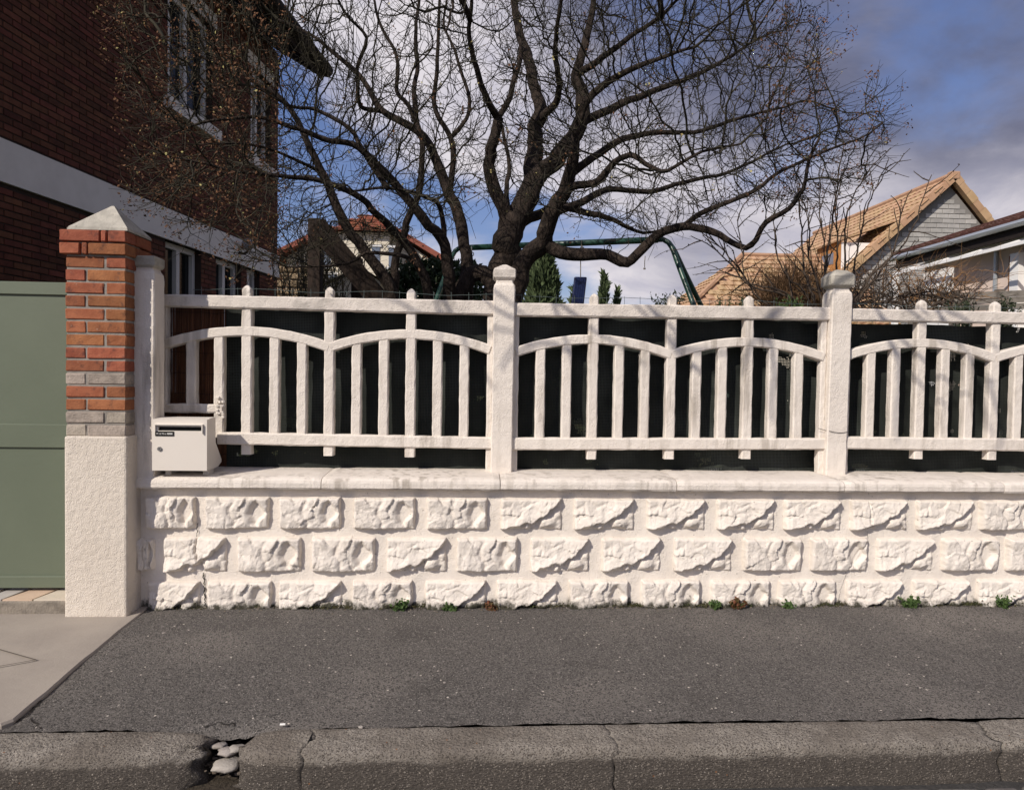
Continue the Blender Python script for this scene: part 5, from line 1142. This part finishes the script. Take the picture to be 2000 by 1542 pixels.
for t in (0, .33, .66, 1): 
    p = PD(1790, 570, 11)*(1-t)+PD(2060, 560, 9.6)*t; obj('post', *box(p[0]-.05, p[0]+.05, p[1]+.035, p[1]+.12, GZ-.05, p[2]), GREYW, gf)
# cream house with red roofs behind the trees, left
cz = 24.0
def C(u, v, dz=0): return PD(u, v, cz+dz)
ch_ = empty('cream_house', (C(690, 700)[0], C(690, 700)[1], 0), 'cream rendered house with red tiled roofs behind the tree stems', 'house')
l0, l1, rg_e = C(560, 520), C(845, 520), C(868, 512); yA = l0[1]; yB = yA+7
cap_ = C(705, 440); eL, eR = C(528, 512), C(872, 514)
V = [(l0[0], yA, -.3), (l1[0], yA, -.3), (l1[0], yA, eR[2]+.1), (C(775, 458)[0], yA, C(775, 458)[2]), (C(640, 458)[0], yA, C(640, 458)[2]), (l0[0], yA, eL[2]+.2)]
n = len(V); V += [(x_, yB, z_) for x_, y_, z_ in V]; cw = obj('wall', V, [tuple(range(n)), tuple(range(n, 2*n))[::-1]]+[(i, n+i, n+(i+1) % n, (i+1) % n) for i in range(n)], CREAMW, ch_)
crf = empty('roof', C(705, 440)); crf.parent = ch_; crf.location = (ORG[crf]-ORG[ch_]).tolist()
for (ua, va), (ub, vb), fl in (((876, 514), (772, 452), 1), ((520, 514), (642, 452), -1)):
    a_, b_ = C(ua, va), C(ub, vb); dv_ = b_-a_; dv_[1] = 0; O_ = a_ if fl > 0 else np.array([a_[0], yB, a_[2]]); 
    O_ = np.array([a_[0], yA-.35, a_[2]]) if fl > 0 else np.array([a_[0], yB, a_[2]]); U_ = np.array([0, (yB-yA+.35)*fl, 0]); tiles(crf, O_, U_, dv_, 24, 9, .06, TILER, TILER, 0)
    obj('verge', *obox(np.array([a_[0], yA-.42, a_[2]-.05]), dv_, (0, .22, 0), (0, 0, .20)), TILER, crf)
tw0, tw1, tt_, tb_ = C(660, 452, -.6), C(760, 452, -.6), C(708, 425, 1.5), C(700, 455, -.6)
obj('tower', *box(tw0[0], tw1[0], tw0[1], tw0[1]+3.5, -.3, tw0[2]), CREAMW, ch_)
V = np.array([(tw0[0]-.3, tw0[1]-.3, tw0[2]), (tw1[0]+.3, tw0[1]-.3, tw0[2]), (tw1[0]+.3, tw0[1]+3.8, tw0[2]), (tw0[0]-.3, tw0[1]+3.8, tw0[2])]); wT = tw1[0]-tw0[0]+.6; hT = .95
tiles(crf, V[0], V[1]-V[0], (0, 1.9, hT), 10, 7, .06, TILER, TILER, 0, clip=lambda a_, b_: .38*b_ < a_+.03 < 1-.38*b_+.05)
V = np.vstack([V, [[tw0[0]+wT*.38-.3, tw0[1]+1.6, tw0[2]+hT-.05], [tw1[0]-wT*.38+.3, tw0[1]+1.6, tw0[2]+hT-.05]]]); obj('tower_roof', V, [(0, 1, 5, 4), (1, 2, 5), (2, 3, 4, 5), (3, 0, 4)], TILER, crf)
for (ua, ub, va, vb) in ((725, 740, 480, 512), (758, 776, 482, 520), (628, 645, 486, 520), (640, 660, 535, 570)):
    a_, b_ = C(ua, va, -.7 if 660 < ua < 760 else 0), C(ub, vb, -.7 if 660 < ua < 760 else 0); yy = (tw0[1] if 660 < ua < 760 else yA); w = empty('window', ((a_[0]+b_[0])/2, yy, b_[2])); w.parent = ch_; w.location = (ORG[w]-ORG[ch_]).tolist()
    obj('pane', *box(a_[0], b_[0], yy-.03, yy-.012, b_[2], a_[2]), GLASSB, w); obj('frame', *box(a_[0]-.06, b_[0]+.06, yy-.06, yy-.005, a_[2], a_[2]+.08), FRAMEW, w); obj('sill', *box(a_[0]-.08, b_[0]+.08, yy-.10, yy-.005, b_[2]-.08, b_[2]), FRAMEW, w)
# rubble wall and white gable shed between
rb0, rb1 = PD(543, 520, 19), PD(612, 520, 19); rw = empty('rubble_wall', ((rb0[0]+rb1[0])/2, rb0[1], 0), 'ochre rubble stone outbuilding wall left of the timber posts', 'wall')
obj('core', *box(rb0[0]-.6, rb1[0], rb0[1]+.06, rb0[1]+3, -.3, rb0[2]), MORTAR, rw)
z = GZ
while z < rb0[2]-.05:
    x = rb0[0]-.6; h = rnd.uniform(.16, .24)
    while x < rb1[0]-.1:
        w = rnd.uniform(.2, .42); obj('stone', *bbox(x, min(x+w-.03, rb1[0]), rb0[1], rb0[1]+.12, z, min(z+h-.03, rb0[2]+.02), .03, 1), RUBBLE, rw); x += w
    z += h
sh0, sh1 = PD(705, 545, 16), PD(742, 545, 16); s_ = empty('white_shed', (sh0[0], sh0[1], 0), 'small white gabled shed low behind the timber posts', 'shed')
a_, b_, c_ = PD(628, 560, 16), PD(742, 548, 16), PD(706, 528, 16)
V = [(a_[0], a_[1], -.3), (b_[0], a_[1], -.3), (b_[0], a_[1], b_[2]), (c_[0], a_[1], c_[2]), (a_[0], a_[1], a_[2])]; V += [(x_, y_+3, z_) for x_, y_, z_ in V]
obj('wall', V, [(0, 1, 2, 3, 4), (9, 8, 7, 6, 5), (1, 6, 7, 2), (0, 4, 9, 5)], CREAMW, s_)
obj('roof', np.array([(a_[0]-.2, a_[1]-.15, a_[2]-.03), (c_[0], a_[1]-.15, c_[2]+.08), (b_[0]+.15, a_[1]-.15, b_[2]-.05), (a_[0]-.2, a_[1]+3.1, a_[2]-.03), (c_[0], a_[1]+3.1, c_[2]+.08), (b_[0]+.15, a_[1]+3.1, b_[2]-.05)]), [(0, 1, 4, 3), (1, 2, 5, 4)], CREAMW, s_)

# ------------------------------------------------------------------ weeds at the wall foot
def weed(u, v, sz_, label, seed, m, m2=None):
    rg_ = np.random.default_rng(seed); p = PZ(u, v, 0.0); p[1] = max(p[1], -.07); p[1] = -.045; t = empty('weed', (p[0], p[1], 0), label, 'weed', 'weeds at the wall foot'); mb = MB(); tip = []
    for q in range(13):
        th_ = rg_.uniform(0, 2*math.pi); el = rg_.uniform(.3, 1.3); L_ = sz_*rg_.uniform(.5, 1.1); d = np.array([math.cos(th_)*math.cos(el), math.sin(th_)*math.cos(el)*.5-.15, math.sin(el)])
        b_ = np.array([p[0]+rg_.normal(0, sz_*.2), p[1], -.005]); e_ = b_+d*L_; mb.add(*tube([b_, (b_+e_)/2+np.array([0, 0, L_*.1]), e_], .0012, 4)); tip += [b_+(e_-b_)*f_+np.array([0, 0, L_*.08*f_]) for f_ in (.4, .6, .8, 1.0)]
    mb.build('stem', m, t); V, Fq = leaflets(np.array(tip), 3, .007, .0105, rg_, .6); fast('leaves', V, Fq, m2 or m, t, 'stuff', False)
weed(785, 1180, .055, 'bushy green weed under the wall below the notched fence panel', 1, WEEDM)
weed(960, 1184, .035, 'small reddish and green weed below the pointed-cap post', 2, WEEDM, WEEDR)
weed(1388, 1178, .04, 'small green weed at the wall foot beside the sprawling weed', 3, WEEDM)
weed(1432, 1180, .05, 'sprawling dark weed with reddish leaves at the wall foot', 4, WEEDM, WEEDR)
weed(1530, 1178, .03, 'tiny weed tuft at the wall foot left of the cracked block', 5, WEEDM)
weed(1750, 1172, .07, 'upright leafy green weed right of the wall crack', 6, WEEDM)
weed(1920, 1168, .075, 'tall leafy green weed near the end of the wall', 7, WEEDM)
weed(880, 1184, .03, 'low mossy weed under the flaking block', 8, WEEDM)
# moss and tiny seedlings in the joint along the wall foot
rgm = np.random.default_rng(12); nm_ = 5200; mx = rgm.uniform(-1.6, 4.4, nm_); mk = fbm(mx*3.1, mx*0, 41)+rgm.normal(0, .05, nm_) > .47; mx = mx[mk]
my_ = -.012-np.abs(rgm.normal(0, .016, len(mx))); mz = .002+np.abs(rgm.normal(0, .008, len(mx)))
V, Fq = leaflets(np.c_[mx, my_, mz], 1, .003, .0055, rgm, .7); mo = fast('wall_foot_moss', V, Fq, mat('dark_moss', (.040, .052, .018), (.075, .060, .028), 30, .9), None, 'stuff', False); tag(mo, 'dark moss and tiny seedlings along the foot of the white wall', 'moss')
# litter on the asphalt
cb_ = PZ(552, 1416, KZ+.006); obj('cigarette_end', *tube([cb_+np.array([-.009, 0, .004]), cb_+np.array([0, 0, .004]), cb_+np.array([.009, .001, .004])], .0038, 8), WPRINT, label='white cigarette end lying at the edge of the kerb', cat='litter')
for i, (u_, v_, r_, lab) in enumerate(((495, 1318, .006, 'tiny white chip out in the middle of the asphalt'), (320, 1238, .008, 'white chip on the asphalt by the pillar foot'), (868, 1329, .006, 'tiny white chip on the asphalt below the pointed-cap post'), (705, 1410, .009, 'pale pebble on the asphalt against the kerb'), (1775, 1205, .007, 'white chip on the asphalt below the upright leafy weed'))):
    c = PZ(u_, v_, -.012); obj('stone_chip', *pebble((c[0], c[1], float(pav_z(np.array(c[0]), np.array(c[1])))), r_, i+40, .7, 7), PALE, label=lab, cat='stone', group='stone chips on the asphalt')
